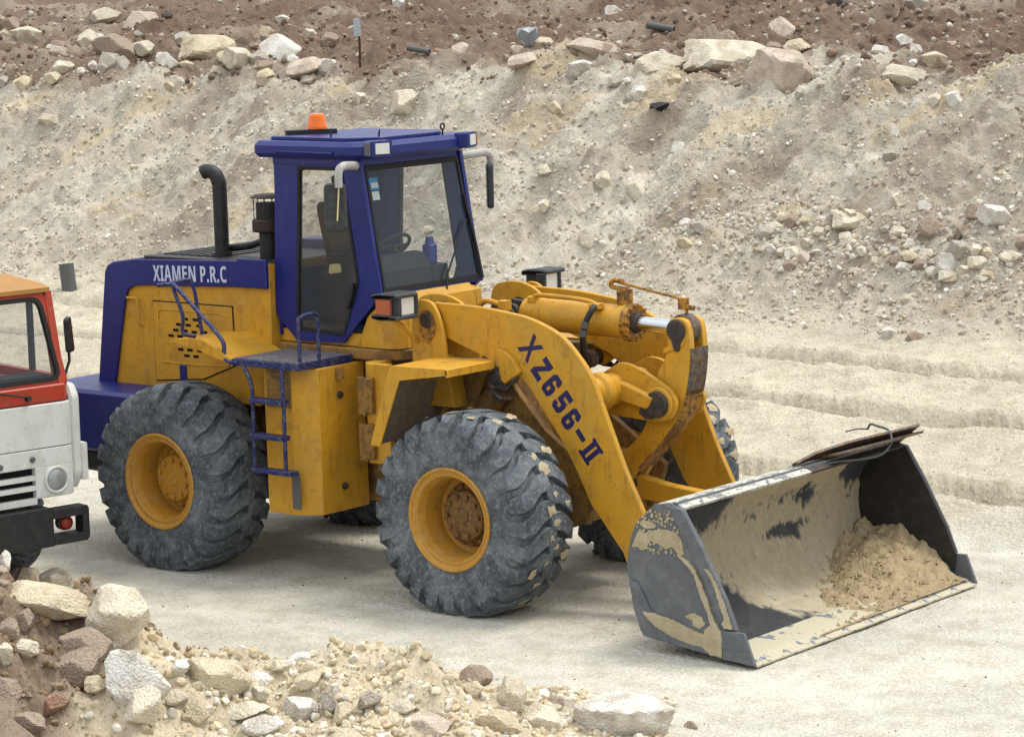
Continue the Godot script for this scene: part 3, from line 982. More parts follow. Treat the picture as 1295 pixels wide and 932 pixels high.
	tube(st, curve3(P3([-1.50, 2.348, 1.245, -1.44, 2.37, 1.14, -1.42, 2.36, 1.06, -1.40, 2.28, 1.04, -1.36, 2.08, 1.04, -1.33, 1.92, 1.04]), 5), 0.016, 10)
	part(L, "handrail", st, M.blue_worn)
	st = S()
	var lad := group_node(L, "ladder")
	tube(st, curve3(P3([-0.62, 1.745, 1.30, -0.55, 1.68, 1.32, -0.505, 1.58, 1.33, -0.50, 1.45, 1.33, -0.505, 0.93, 1.33]), 4), 0.017, 8)
	part(lad, "ladder_rail", st, M.blue_worn)
	st = S()
	tube(st, P3([-0.20, 1.745, 1.30, -0.18, 1.60, 1.32, -0.165, 1.5, 1.33, -0.165, 0.93, 1.33]), 0.017, 8)
	part(lad, "ladder_rail", st, M.blue_worn)
	for y in [1.485, 1.20, 0.925]:
		st = S()
		span(st, -0.51, (-0.155 if y > 1.0 else -0.08), y - 0.018, y + 0.018, 1.275, 1.375, 0.004)
		part(lad, "rung", st, M.blue_worn)
	st = S()
	span(st, -0.19, -0.11, 0.62, 0.91, 1.225, 1.245, 0.003)
	part(lad, "rubber_strap", st, M.pipe_grey)
	# ---------------- rear fender
	for s in [1.0, -1.0]:
		st = S()
		prism(st, P2([-1.42, 1.905, -1.10, 1.925, -0.76, 1.785, -0.76, 1.765, -1.10, 1.905, -1.42, 1.885]), 0.70 * s, 1.285 * s)
		prism(st, P2([-1.43, 1.908, -1.10, 1.928, -0.755, 1.787, -0.755, 1.76, -0.9, 1.78, -1.2, 1.86, -1.43, 1.88]), 1.285 * s, 1.297 * s)
		part(L, "rear_fender", st, M.yellow)
	# ---------------- cab
	var cab := group_node(L, "cab")
	var outer := P2([-0.83, 3.34, -0.885, 2.08, -0.65, 1.865, -0.15, 1.875, 0.275, 2.285, 0.10, 3.34])
	var inner := P2([-0.575, 3.285, -0.645, 2.10, -0.64, 1.955, -0.125, 1.93, 0.055, 2.375, -0.085, 3.285])
	for s in [1.0, -1.0]:
		st = S()
		ring(st, outer, inner, 0.595 * s, 0.632 * s)
		part(cab, "side_frame", st, M.blue)
		st = S()
		var seal := inset_any(inner, 0.028)
		ring(st, inset_any(inner, 0.002), seal, 0.60 * s, 0.638 * s)
		var dr := part(cab, "door", st, M.rubber_seal)
		st = S()
		prism(st, inset_any(inner, 0.022), 0.614 * s, 0.619 * s)
		part(dr, "pane", st, M.glass_dusty)
		st = S()
		prism(st, P2([-0.02, 2.37, 0.02, 2.37, 0.0, 2.28, -0.05, 2.16, -0.085, 2.17, -0.04, 2.27]), 0.638 * s, 0.672 * s, 0.005)
		part(dr, "handle", st, M.black)
	# rear wall: sill and posts round a window
	st = S()
	ring(st, rect(-0.60, 1.9, 0.60, 3.34), rect(-0.44, 2.42, 0.44, 3.22), -0.02, 0.02, Transform3D(Basis(Vector3(0, 0, -1), Vector3(0, 1, 0), Vector3(1, 0, 0)), Vector3(-0.85, 0, 0)))
	part(cab, "rear_wall", st, M.blue)
	st = S()
	span(st, -0.845, -0.84, 2.41, 3.23, -0.45, 0.45)
	part(cab, "rear_window", st, M.glass)
	# windscreen
	var vdir := Vector3(-0.19, 1.0, 0).normalized()
	var wx := Transform3D(Basis(Vector3(0, 0, -1), vdir, Vector3(0, 0, -1).cross(vdir)), Vector3(0.285, 2.27, 0))
	var wo := P2([-0.632, 0.0, 0.632, 0.0, 0.605, 1.085, -0.605, 1.085])
	var wi := P2([-0.575, 0.06, 0.575, 0.06, 0.55, 1.00, -0.55, 1.00])
	st = S()
	ring(st, wo, wi, -0.03, 0.0, wx)
	part(cab, "windscreen_frame", st, M.blue)
	st = S()
	ring(st, P2([-0.60, 0.02, 0.60, 0.02, 0.575, 1.045, -0.575, 1.045]), rounded_ring4(wi), -0.012, 0.008, wx)
	var wsf := part(cab, "windscreen_seal", st, M.rubber_seal)
	st = S()
	prism(st, inset_any(wi, -0.015), -0.006, -0.001, 0.0, wx)
	part(wsf, "pane", st, M.glass)
	# stickers inside the top corner of the windscreen
	st = S()
	prism(st, rect(-0.545, 0.845, -0.44, 0.945), 0.0, 0.002, 0.0, wx)
	part(wsf, "sticker", st, M.sticker_blue)
	st = S()
	prism(st, rect(-0.53, 0.862, -0.45, 0.905), 0.0035, 0.005, 0.0, wx)
	part(wsf, "sticker", st, M.sticker)
	st = S()
	prism(st, rect(-0.535, 0.765, -0.45, 0.835), 0.0, 0.002, 0.0, wx)
	part(wsf, "sticker", st, M.sticker)
	# wiper
	st = S()
	tube(st, PackedVector3Array([wx * Vector3(0.10, -0.10, 0.03), wx * Vector3(0.17, 0.1, 0.03), wx * Vector3(0.52, 0.52, 0.02)]), 0.009, 6)
	tube(st, PackedVector3Array([wx * Vector3(0.56, 0.72, 0.015), wx * Vector3(0.60, 0.30, 0.018), wx * Vector3(0.61, 0.02, 0.02)]), 0.013, 6)
	box(st, wx * Vector3(0.10, -0.12, 0.02), Vector3(0.05, 0.10, 0.05), 0.008)
	part(cab, "wiper", st, M.black)
	# lower cab, rounded round the front
	st = S()
	plan(st, [-0.90, -0.598, -0.90, 0.598, 0.10, 0.598, 0.34, 0.50, 0.42, 0.25, 0.42, -0.25, 0.34, -0.50, 0.10, -0.598], 1.845, 1.955, 0.01, 0.08)
	var lower := P2([0.0, 1.85, 0.0, 2.27, 0.30, 2.275, 0.36, 2.22, 0.415, 1.85])
	prism(st, lower, -0.44, 0.44, 0.01)
	for s in [1.0, -1.0]:
		lathe_wedge(st, s)
	part(cab, "cab_base", st, M.yellow)
	st = S()
	plan(st, [-0.92, -0.64, -0.92, 0.64, 0.16, 0.64, 0.40, 0.54, 0.47, 0.28, 0.47, -0.28, 0.40, -0.54, 0.16, -0.64], 1.752, 1.843, 0.012, 0.08)
	part(cab, "cab_skirt", st, M.yellow_grimy)
	# roof
	st = S()
	plan(st, [-1.06, -0.62, -1.06, 0.62, -0.98, 0.70, -0.05, 0.70, 0.06, 0.685, 0.20, 0.56, 0.235, 0.40, 0.235, -0.40, 0.20, -0.56, 0.06, -0.685, -0.05, -0.70, -0.98, -0.70], 3.352, 3.485, 0.035, 0.02)
	plan(st, [-0.96, -0.55, -0.96, 0.55, -0.1, 0.58, 0.12, 0.35, 0.12, -0.35, -0.1, -0.58], 3.485, 3.512, 0.024, 0.05)
	var roof := part(cab, "roof", st, M.blue)
	st = S()
	plan(st, [-0.84, -0.64, -0.84, 0.64, 0.06, 0.64, 0.12, 0.5, 0.12, -0.5, 0.06, -0.64], 3.30, 3.352, 0.004)
	part(cab, "roof_rim", st, M.blue)
	for s in [1.0, -1.0]:
		st = S()
		tube(st, P3([-0.74, 3.405, 0.705 * s, -0.12, 3.40, 0.705 * s]), 0.012, 6)
		part(roof, "drip_rail", st, M.blue)
		st = S()
		box(st, Vector3(0.22, 3.435, 0.54 * s), Vector3(0.12, 0.125, 0.20), 0.012, Basis(Vector3.UP, -0.35 * s))
		var lb := part(roof, "lamp_housing", st, M.blue)
		st = S()
		box(st, Vector3(0.279, 3.437, 0.556 * s), Vector3(0.014, 0.085, 0.125), 0.004, Basis(Vector3.UP, -0.35 * s))
		part(lb, "lamp_lens", st, M.lens)
		st = S()
		box(st, Vector3(0.205, 3.435, 0.652 * s), Vector3(0.075, 0.105, 0.018), 0.004, Basis(Vector3.UP, -0.30 * s))
		part(lb, "side_marker", st, M.amber_light if s < 0.0 else M.pipe_grey)
	for q in [[0.02, 0.30], [0.16, -0.32], [-0.30, 0.52]]:
		st = S()
		cyl(st, Vector3(q[0], 3.48, q[1]), Vector3(q[0], 3.53, q[1]), 0.008, -1, 8)
		if q[1] < 0.0:
			var rp := PackedVector3Array()
			for k in 13:
				rp.append(Vector3(q[0], 3.555 + 0.025 * sin(TAU * k / 12.0), q[1] + 0.025 * cos(TAU * k / 12.0)))
			tube(st, rp, 0.008, 6)
		else:
			cyl(st, Vector3(q[0], 3.53, q[1]), Vector3(q[0] + 0.01, 3.57, q[1]), 0.009, 0.004, 8)
		part(roof, "lifting_eye", st, M.black)
	# beacon on its black strip
	st = S()
	box(st, Vector3(-0.83, 3.53, 0.185), Vector3(0.13, 0.036, 0.42), 0.004, Basis(Vector3.UP, -0.69))
	var bc := part(L, "beacon_base", st, M.black)
	st = S()
	lathe(st, P2([0.0, 3.552, 0.082, 3.552, 0.082, 3.57, 0.063, 3.66, 0.057, 3.672, 0.045, 3.677, 0.0, 3.679]), Transform3D(Basis(), Vector3(-0.80, 0, 0.14)), 24)
	part(bc, "beacon_dome", st, M.beacon_orange)
	st = S()
	cyl(st, Vector3(-0.80, 3.553, 0.14), Vector3(-0.80, 3.60, 0.14), 0.03, 0.02, 12)
	lathe(st, P2([0, 3.60, 0.03, 3.61, 0.04, 3.635, 0.03, 3.66, 0, 3.668]), Transform3D(Basis(), Vector3(-0.80, 0, 0.14)), 16, true)
	part(bc, "beacon_bulb", st, M.beacon_core)
	# mirrors on white bent arms
	for s in [1.0, -1.0]:
		st = S()
		var arm_path := curve3(P3([0.05, 3.30, 0.60 * s, 0.12, 3.315, 0.78 * s, 0.17, 3.32, 0.90 * s, 0.175, 3.30, 0.95 * s, 0.175, 3.24, 0.965 * s, 0.175, 3.16, 0.965 * s]), 4)
		if s < 0.0:
			arm_path = curve3(P3([0.05, 3.285, -0.60, 0.09, 3.30, -0.82, 0.10, 3.30, -0.92, 0.10, 3.27, -0.985, 0.10, 3.20, -1.0, 0.10, 3.15, -1.0]), 4)
		tube(st, arm_path, 0.036, 10, 0.03)
		var ma := part(cab, "mirror_arm", st, M.white_paint)
		st = S()
		var mc := Vector3(0.115, 3.0, 0.945) if s > 0.0 else Vector3(0.085, 3.02, -1.0)
		var mb := Basis(Vector3.UP, -0.12) if s > 0.0 else Basis(Vector3.UP, 1.75)
		prism(st, rounded(rect(-0.088, -0.19, 0.088, 0.19), 0.045, 4), -0.03, 0.025, 0.012, Transform3D(mb * Basis(Vector3.UP, PI / 2.0 - 1.0), mc))
		part(ma, "mirror_back", st, M.lamp_black)
		if s < 0.0:
			continue
		st = S()
		tube(st, PackedVector3Array([arm_path[arm_path.size() - 1], mc + Vector3(0.05, -0.10, 0.04 * s)]), 0.007, 6)
		part(ma, "mirror_stem", st, M.cream)
	# inside the cab: floor, console, seat, wheel, jug
	st = S()
	span(st, -0.82, 0.24, 1.956, 1.975, -0.59, 0.59)
	prism(st, P2([0.0, 1.976, 0.22, 1.976, 0.17, 2.44, 0.10, 2.55, 0.0, 2.56, -0.04, 2.46]), -0.13, 0.50, 0.02)
	prism(st, P2([-0.02, 1.976, 0.20, 1.976, 0.16, 2.44, 0.0, 2.44]), -0.34, -0.135, 0.01)
	var con := part(cab, "dashboard", st, M.seat)
	st = S()
	prism(st, rounded(P2([-0.72, 1.976, -0.25, 1.976, -0.22, 2.30, -0.28, 2.42, -0.60, 2.40, -0.70, 2.40]), 0.05), -0.26, 0.30, 0.03)
	prism(st, rounded(P2([-0.62, 2.36, -0.50, 2.36, -0.60, 2.90, -0.66, 2.97, -0.75, 2.95, -0.74, 2.85]), 0.05), -0.24, 0.28, 0.04)
	prism(st, rounded(P2([-0.64, 2.95, -0.55, 2.95, -0.57, 3.16, -0.62, 3.18, -0.68, 3.16]), 0.03), -0.10, 0.16, 0.03)
	prism(st, rounded(rect(-0.55, 2.48, -0.15, 2.56), 0.03), 0.30, 0.37, 0.015)
	part(cab, "seat", st, M.seat)
	st = S()
	var sp := PackedVector3Array()
	for k in 25:
		var a := TAU * k / 24.0
		sp.append(Vector3(-0.10 + 0.09 * sin(a), 2.60 + 0.10 * sin(a), 0.05 + 0.19 * cos(a)))
	tube(st, sp, 0.016, 8)
	tube(st, P3([0.08, 2.40, 0.05, -0.10, 2.60, 0.05]), 0.025, 8)
	tube(st, P3([-0.10, 2.60, -0.14, -0.10, 2.60, 0.24]), 0.014, 6)
	part(con, "steering_wheel", st, M.black)
	st = S()
	cyl(st, Vector3(0.05, 2.44, -0.24), Vector3(0.05, 2.60, -0.24), 0.06, -1, 16, 0.01)
	cyl(st, Vector3(0.05, 2.60, -0.24), Vector3(0.05, 2.66, -0.24), 0.04, 0.03, 12)
	part(con, "jug", st, M.jug_blue)
	st = S()
	prism(st, rounded(P2([-0.44, 2.40, -0.30, 2.42, -0.32, 2.49, -0.43, 2.48]), 0.02), 0.44, 0.46, 0.004)
	part(cab, "document_holder", st, M.cream)
	build_loader_front(L)

func inset_any(p: PackedVector2Array, e: float) -> PackedVector2Array:
	if area2(p) < 0.0:
		var q := p.duplicate()
		q.reverse()
		var o := inset(q, e)
		o.reverse()
		return o
	return inset(p, e)

func rounded_ring4(p: PackedVector2Array) -> PackedVector2Array:
	return inset_any(p, 0.0)

func lathe_wedge(st: SurfaceTool, s: float):   # rounded front corner of the lower cab
	var n := 8
	for k in n:
		var a0 := PI / 2.0 * k / n
		var a1 := PI / 2.0 * (k + 1) / n
		var lo0 := Vector3(0.255 + 0.16 * cos(a0), 1.85, (0.44 + 0.158 * sin(a0)) * s)
		var lo1 := Vector3(0.255 + 0.16 * cos(a1), 1.85, (0.44 + 0.158 * sin(a1)) * s)
		var hi0 := Vector3(0.255 + 0.10 * cos(a0), 2.22, (0.44 + 0.158 * sin(a0)) * s)
		var hi1 := Vector3(0.255 + 0.10 * cos(a1), 2.22, (0.44 + 0.158 * sin(a1)) * s)
		var tp := Vector3(0.22, 2.275, 0.44 * s)
		if s > 0.0:
			quad(st, lo0, hi0, hi1, lo1)
			tri(st, hi0, tp, hi1)
		else:
			quad(st, lo1, hi1, hi0, lo0)
			tri(st, hi1, tp, hi0)
	var b := [Vector3(-0.02, 1.85, 0.598 * s), Vector3(0.255, 1.85, 0.598 * s), Vector3(0.255, 2.22, 0.598 * s), Vector3(0.1, 2.10, 0.598 * s)]
	if s > 0.0:
		quad(st, b[0], b[1], b[2], b[3])
	else:
		quad(st, b[3], b[2], b[1], b[0])

func build_loader_front(L: Node3D):
	var st := S()
	# ---------------- towers: two plates on each side carry an arm between them
	for s in [1.0, -1.0]:
		st = S()
		prism(st, curve_top([0.99, 1.80, 0.965, 2.01, 0.92, 2.16, 0.86, 2.25, 0.78, 2.28, 0.695, 2.26, 0.645, 2.15, 0.635, 1.80]), 0.655 * s, 0.69 * s, 0.006)
		prism(st, P2([0.62, 1.45, 1.05, 1.45, 0.99, 1.82, 0.635, 1.82]), 0.45 * s, 0.688 * s, 0.006)
		prism(st, curve_top([1.18, 1.75, 1.08, 2.12, 1.0, 2.23, 0.85, 2.295, 0.68, 2.30, 0.54, 2.25, 0.50, 2.1, 0.50, 1.75]), 0.455 * s, 0.49 * s, 0.006)
		part(L, "tower", st, M.yellow)
		st = S()
		cyl(st, Vector3(0.80, 2.12, 0.44 * s), Vector3(0.80, 2.12, 0.712 * s), 0.06, -1, 20, 0.006)
		cyl(st, Vector3(0.80, 2.12, 0.62 * s), Vector3(0.80, 2.12, 0.654 * s), 0.11, -1, 24)
		cyl(st, Vector3(0.80, 2.12, 0.49 * s), Vector3(0.80, 2.12, 0.574 * s), 0.13, -1, 24)
		part(L, "arm_pin", st, M.steel_dark)
		st = S()
		prism(st, rounded(P2([0.74, 2.02, 0.80, 1.93, 0.86, 1.98, 0.90, 2.06, 0.86, 2.19, 0.78, 2.21, 0.72, 2.15]), 0.03), 0.69 * s, 0.704 * s, 0.003)
		part(L, "pin_keeper", st, M.yellow_worn)
	# ---------------- lift arms
	var up := curve2(P2([0.82, 2.255, 1.23, 2.245, 1.51, 2.22, 1.78, 2.178, 2.05, 2.075, 2.23, 1.92, 2.36, 1.75, 2.455, 1.53, 2.55, 1.31, 2.65, 1.08, 2.79, 0.81]), 4)
	var lo := P2([2.93, 0.52, 2.95, 0.40, 2.90, 0.28, 2.78, 0.24, 2.66, 0.33, 2.61, 0.46, 2.32, 0.80, 2.19, 1.04, 2.05, 1.27, 1.87, 1.50, 1.74, 1.665, 1.60, 1.76, 1.40, 1.83, 0.93, 1.985, 0.76, 2.00, 0.69, 2.08, 0.70, 2.19])
	var outline := up.duplicate()
	outline.append_array(lo)
	for s in [1.0, -1.0]:
		st = S()
		prism(st, outline, 0.575 * s, 0.625 * s, 0.006)
		var arm := part(L, "lift_arm", st, M.yellow)
		st = S()
		prism(st, rounded(P2([1.40, 1.66, 1.40, 1.90, 1.45, 1.935, 1.54, 1.93, 1.62, 1.88, 1.70, 1.77, 1.68, 1.75, 1.58, 1.69, 1.50, 1.64]), 0.02), 0.627 * s, 0.675 * s, 0.006)
		part(arm, "gusset", st, M.yellow)
		st = S()
		cyl(st, Vector3(1.455, 1.71, 0.40 * s), Vector3(1.455, 1.71, 0.70 * s), 0.042, -1, 18, 0.004)
		cyl(st, Vector3(1.455, 1.71, 0.60 * s), Vector3(1.455, 1.71, 0.69 * s), 0.062, -1, 18, 0.006)
		prism(st, P2([1.44, 1.80, 1.50, 1.80, 1.505, 1.71, 1.58, 1.655, 1.66, 1.73, 1.68, 1.72, 1.58, 1.625, 1.46, 1.63]), 0.676 * s, 0.684 * s)
		part(arm, "cylinder_pin", st, M.steel_dark)
	# lettering on the outside of the near arm
	var LX := [[0.0, 0.0, 0.26, 0.0, 0.52, 0.36, 0.78, 0.0, 1.0, 0.0, 0.64, 0.5, 0.98, 1.0, 0.74, 1.0, 0.5, 0.66, 0.26, 1.0, 0.02, 1.0, 0.37, 0.5]]
	var LZ := [[0.0, 0.0, 1.0, 0.0, 1.0, 0.25, 0.42, 0.25, 1.0, 0.78, 1.0, 1.0, 0.03, 1.0, 0.03, 0.75, 0.55, 0.75, 0.0, 0.24]]
	var D6 := [[0.18, 0.0, 0.82, 0.0, 1.0, 0.16, 1.0, 0.42, 0.84, 0.58, 0.36, 0.58, 0.36, 0.40, 0.62, 0.40, 0.62, 0.20, 0.36, 0.20, 0.36, 0.76, 0.62, 0.76, 0.62, 0.68, 0.98, 0.68, 0.98, 0.86, 0.82, 1.0, 0.18, 1.0, 0.0, 0.84, 0.0, 0.16]]
	var D5 := [[0.18, 0.0, 0.82, 0.0, 1.0, 0.16, 1.0, 0.46, 0.82, 0.62, 0.36, 0.62, 0.36, 0.76, 0.96, 0.76, 0.96, 1.0, 0.03, 1.0, 0.03, 0.40, 0.62, 0.40, 0.62, 0.22, 0.36, 0.22, 0.36, 0.31, 0.0, 0.31, 0.0, 0.16]]
	var DD := [[0.0, 0.36, 1.0, 0.36, 1.0, 0.64, 0.0, 0.64]]
	var R2 := [[0.0, 0.0, 1.0, 0.0, 1.0, 0.16, 0.86, 0.16, 0.86, 0.84, 1.0, 0.84, 1.0, 1.0, 0.0, 1.0, 0.0, 0.84, 0.14, 0.84, 0.14, 0.16, 0.0, 0.16], ]
	var dir := Vector2(0.60, -0.80).normalized()
	st = S()
	var rt := Vector2(0.62, -0.785)
	var upv := Vector2(0.80, 0.60)
	glyph(st, LX, Vector2(1.775, 1.955), rt * 0.155, upv * 0.205, 0.6255)
	glyph(st, LZ, Vector2(1.88, 1.803), rt * 0.112, upv * 0.198, 0.6255)
	glyph(st, D6, Vector2(1.972, 1.684), rt * 0.106, upv * 0.198, 0.6255)
	glyph(st, D5, Vector2(2.068, 1.563), rt * 0.106, upv * 0.198, 0.6255)
	glyph(st, D6, Vector2(2.148, 1.440), rt * 0.106, upv * 0.190, 0.6255)
	glyph(st, DD, Vector2(2.235, 1.322), rt * 0.105, upv * 0.155, 0.6255)
	for g in [[[0.0, 0.0, 1.0, 0.0, 1.0, 0.15, 0.0, 0.15]], [[0.0, 0.85, 1.0, 0.85, 1.0, 1.0, 0.0, 1.0]], [[0.13, 0.15, 0.42, 0.15, 0.42, 0.85, 0.13, 0.85]], [[0.58, 0.15, 0.87, 0.15, 0.87, 0.85, 0.58, 0.85]]]:
		glyph(st, g, Vector2(2.33, 1.205), rt * 0.135, upv * 0.195, 0.6255)
	part(L, "lettering", st, M.blue_print, "dark blue model lettering along the arm")
	# ---------------- cross tube between the arms, with the yoke that carries the bell crank
	st = S()
	cyl(st, Vector3(2.24, 1.62, -0.574), Vector3(2.24, 1.62, 0.574), 0.125, -1, 28)
	for s in [1.0, -1.0]:
		lathe(st, P2([0.125, 0.0, 0.15, 0.02, 0.15, 0.10, 0.125, 0.12]), Transform3D(Basis(), Vector3(2.24, 1.62, 0.40 * s - 0.06)) * Z_AXIS, 28)
	var ct := part(L, "cross_tube", st, M.yellow)
	for s in [1.0, -1.0]:
		st = S()
		prism(st, rounded(P2([2.10, 1.72, 2.30, 1.83, 2.40, 1.82, 2.60, 1.74, 2.77, 1.65, 2.83, 1.55, 2.78, 1.43, 2.66, 1.39, 2.50, 1.40, 2.12, 1.42]), 0.04), 0.165 * s, 0.20 * s, 0.005)
		part(ct, "yoke_plate", st, M.yellow)
		st = S()
		prism(st, rounded(P2([2.26, 1.71, 2.40, 1.68, 2.66, 1.59, 2.60, 1.49, 2.28, 1.55]), 0.03), 0.20 * s, 0.27 * s, 0.015)
		part(ct, "rib", st, M.yellow)
		st = S()
		cyl(st, Vector3(2.665, 1.535, 0.12 * s), Vector3(2.665, 1.535, 0.225 * s), 0.13, -1, 28, 0.01)
		part(ct, "pivot_boss", st, M.yellow)
		st = S()
		cyl(st, Vector3(2.665, 1.535, 0.12 * s), Vector3(2.665, 1.535, 0.262 * s), 0.10, -1, 24, 0.008)
		prism(st, rounded(P2([2.50, 1.46, 2.56, 1.42, 2.63, 1.42, 2.66, 1.50, 2.62, 1.60, 2.54, 1.55]), 0.02), 0.225 * s, 0.25 * s, 0.004)
		cyl(st, Vector3(2.665, 1.535, 0.262 * s), Vector3(2.665, 1.535, 0.266 * s), 0.018, -1, 12)
		part(ct, "pivot_pin", st, M.steel_dark)
	# ---------------- bell crank: a curved beam, forked at its top
	var crank_out := curve2(P2([2.80, 2.185, 2.865, 2.155, 2.895, 2.04, 2.895, 1.87, 2.872, 1.70, 2.835, 1.57, 2.775, 1.43, 2.685, 1.31, 2.575, 1.185, 2.47, 1.09, 2.36, 0.975, 2.31, 0.90]), 4)
	var crank_in := curve2(P2([2.24, 0.88, 2.20, 0.95, 2.22, 1.07, 2.29, 1.15, 2.39, 1.24, 2.47, 1.36, 2.52, 1.50, 2.555, 1.65, 2.60, 1.77, 2.655, 1.86, 2.69, 1.97, 2.685, 2.09, 2.72, 2.17, 2.80, 2.185]), 4)
	var crank := crank_out.duplicate()
	crank.append_array(crank_in.slice(0, crank_in.size() - 1))
	st = S()
	prism(st, crank, 0.055, 0.115, 0.006)
	prism(st, crank, -0.115, -0.055, 0.006)
	var bell := part(L, "bell_crank", st, M.yellow)
	st = S()
	# the wide front edge, rubbed bare
	var web := PackedVector2Array()
	for p in crank_out:
		if p.y < 1.93:
			web.append(p + Vector2(-0.012, 0.006))
	var back := web.duplicate()
	back.reverse()
	for p in back:
		web.append(p + Vector2(-0.10, 0.06))
	prism(st, web, -0.055, 0.055)
	part(bell, "web_plate", st, M.yellow_worn)
	st = S()
	for band in [[1.0, 1.66, "yellow_worn"], [1.58, 2.0, "steel_worn"]]:
		st = S()
		var edge := PackedVector2Array()
		for p in crank_out:
			if p.y < band[1] and p.y > band[0]:
				edge.append(p + Vector2(0.004, -0.002))
		var eb := edge.duplicate()
		eb.reverse()
		for p in eb:
			edge.append(p + Vector2(-0.006, 0.003))
		var half: float = 0.112 if band[0] < 1.5 else 0.1135
		prism(st, edge, -half, half)
		part(bell, "wear_strip", st, M[band[2]])
	st = S()
	cyl(st, Vector3(2.775, 2.09, -0.135), Vector3(2.775, 2.09, 0.135), 0.085, -1, 24, 0.008)
	prism(st, rounded(P2([2.72, 2.05, 2.76, 1.93, 2.80, 1.93, 2.83, 2.02, 2.84, 2.10, 2.78, 2.14]), 0.02), 0.115, 0.132, 0.003)
	part(bell, "crank_pin", st, M.steel_dark)
	st = S()
	cyl(st, Vector3(2.775, 2.09, -0.054), Vector3(2.775, 2.09, 0.054), 0.115, -1, 28, 0.01)
	part(bell, "rod_eye", st, M.steel_worn)
	st = S()
	prism(st, rounded(P2([2.64, 1.90, 2.84, 1.98, 2.86, 2.02, 2.66, 1.95]), 0.01), 0.115, 0.125, 0.002)
	part(bell, "weld_plate", st, M.yellow)
	# ---------------- tilt cylinder
	st = S()
	var ca := Vector3(1.24, 2.125, 0)
	var cb := Vector3(2.255, 2.108, 0)
	var cd := (cb - ca).normalized()
	var cf := Transform3D(axis_basis(cd), ca)
	var len := (cb - ca).length()
	lathe(st, P2([0, 0.0, 0.10, 0.0, 0.125, 0.025, 0.128, 0.06, 0.128, len - 0.05, 0.134, len - 0.045, 0.134, len, 0.0, len]), cf, 36)
	var tc := part(L, "tilt_cylinder", st, M.yellow)
	st = S()
	lathe(st, P2([0.0, len - 0.01, 0.148, len + 0.002, 0.148, len + 0.055, 0.13, len + 0.06, 0.0, len + 0.06]), cf, 32)
	for k in 14:
		var a := TAU * k / 14.0
		var p := cf * Vector3(cos(a) * 0.132, len + 0.05, sin(a) * 0.132)
		cyl(st, p, p + cd * 0.028, 0.014, -1, 6)
	part(tc, "gland_ring", st, M.yellow_worn)
	st = S()
	cyl(st, cf * Vector3(0, len + 0.05, 0), cf * Vector3(0, len + 0.10, 0), 0.082, 0.075, 24, 0.01)
	part(tc, "gland", st, M.steel_dark)
	st = S()
	cyl(st, cf * Vector3(0, len + 0.08, 0), Vector3(2.70, 2.095, 0), 0.056, -1, 28)
	part(tc, "rod", st, M.chrome)
	st = S()   # clevis at the back end
	for s in [1.0, -1.0]:
		prism(st, rounded(P2([0.98, 2.02, 1.24, 2.03, 1.26, 2.10, 1.22, 2.20, 1.02, 2.22, 0.94, 2.14]), 0.03), 0.07 * s, 0.115 * s, 0.005)
	cyl(st, Vector3(1.07, 2.12, -0.20), Vector3(1.07, 2.12, 0.20), 0.055, -1, 18, 0.005)
	part(tc, "clevis", st, M.steel_dark)
	st = S()
	tube(st, curve3(P3([1.36, 2.255, 0.06, 1.45, 2.285, 0.08, 1.80, 2.278, 0.10, 1.98, 2.262, 0.115, 2.04, 2.235, 0.13]), 4), 0.018, 8)
	span(st, 1.97, 2.07, 2.215, 2.255, 0.07, 0.15, 0.006)
	span(st, 1.32, 1.40, 2.22, 2.27, 0.02, 0.09, 0.006)
	part(tc, "oil_pipe", st, M.yellow)
	st = S()
	tube(st, curve3(P3([0.95, 2.19, 0.22, 1.02, 2.235, 0.24, 1.10, 2.23, 0.24, 1.22, 2.20, 0.24]), 4), 0.022, 8)
	span(st, 1.18, 1.26, 2.15, 2.25, 0.20, 0.28, 0.006)
	part(tc, "oil_pipe", st, M.yellow)
	st = S()
	tube(st, curve3(P3([2.03, 2.235, 0.14, 2.03, 2.20, 0.19, 2.00, 2.12, 0.22, 1.98, 2.02, 0.23, 1.95, 1.90, 0.20, 1.92, 1.78, 0.12]), 5), 0.024, 10)
	tube(st, curve3(P3([2.16, 2.36, -0.10, 2.13, 2.28, -0.11, 2.09, 2.20, -0.13, 2.05, 2.05, -0.16]), 4), 0.022, 8)
	tube(st, curve3(P3([1.22, 2.17, 0.26, 1.05, 2.14, 0.34, 0.92, 2.11, 0.40, 0.80, 2.05, 0.42]), 4), 0.026, 8)
	tube(st, curve3(P3([1.26, 2.17, 0.20, 1.16, 2.10, 0.22, 1.0, 2.05, 0.26]), 4), 0.03, 8)
	part(tc, "hose", st, M.black)
	st = S()
	for q in [[2.00, 2.125, 0.222], [1.985, 2.06, 0.228]]:
		cyl(st, Vector3(q[0], q[1], q[2]), Vector3(q[0] - 0.012, q[1] - 0.05, q[2] + 0.004), 0.030, -1, 12)
	part(tc, "hose_ferrule", st, M.pipe_grey)
	# position rod above the cylinder
	st = S()
	span(st, 2.13, 2.25, 2.235, 2.36, -0.06, 0.0, 0.006)
	tube(st, curve3(P3([2.22, 2.355, -0.03, 2.15, 2.36, -0.03, 2.07, 2.37, -0.03, 2.06, 2.395, -0.03, 2.09, 2.42, -0.03, 2.18, 2.415, -0.03]), 4), 0.018, 8)
	tube(st, P3([2.12, 2.41, -0.03, 2.74, 2.315, 0.0]), 0.011, 8)
	span(st, 2.725, 2.80, 2.235, 2.325, -0.025, 0.025, 0.004)
	cyl(st, Vector3(2.79, 2.18, 0), Vector3(2.79, 2.25, 0), 0.014, -1, 8)
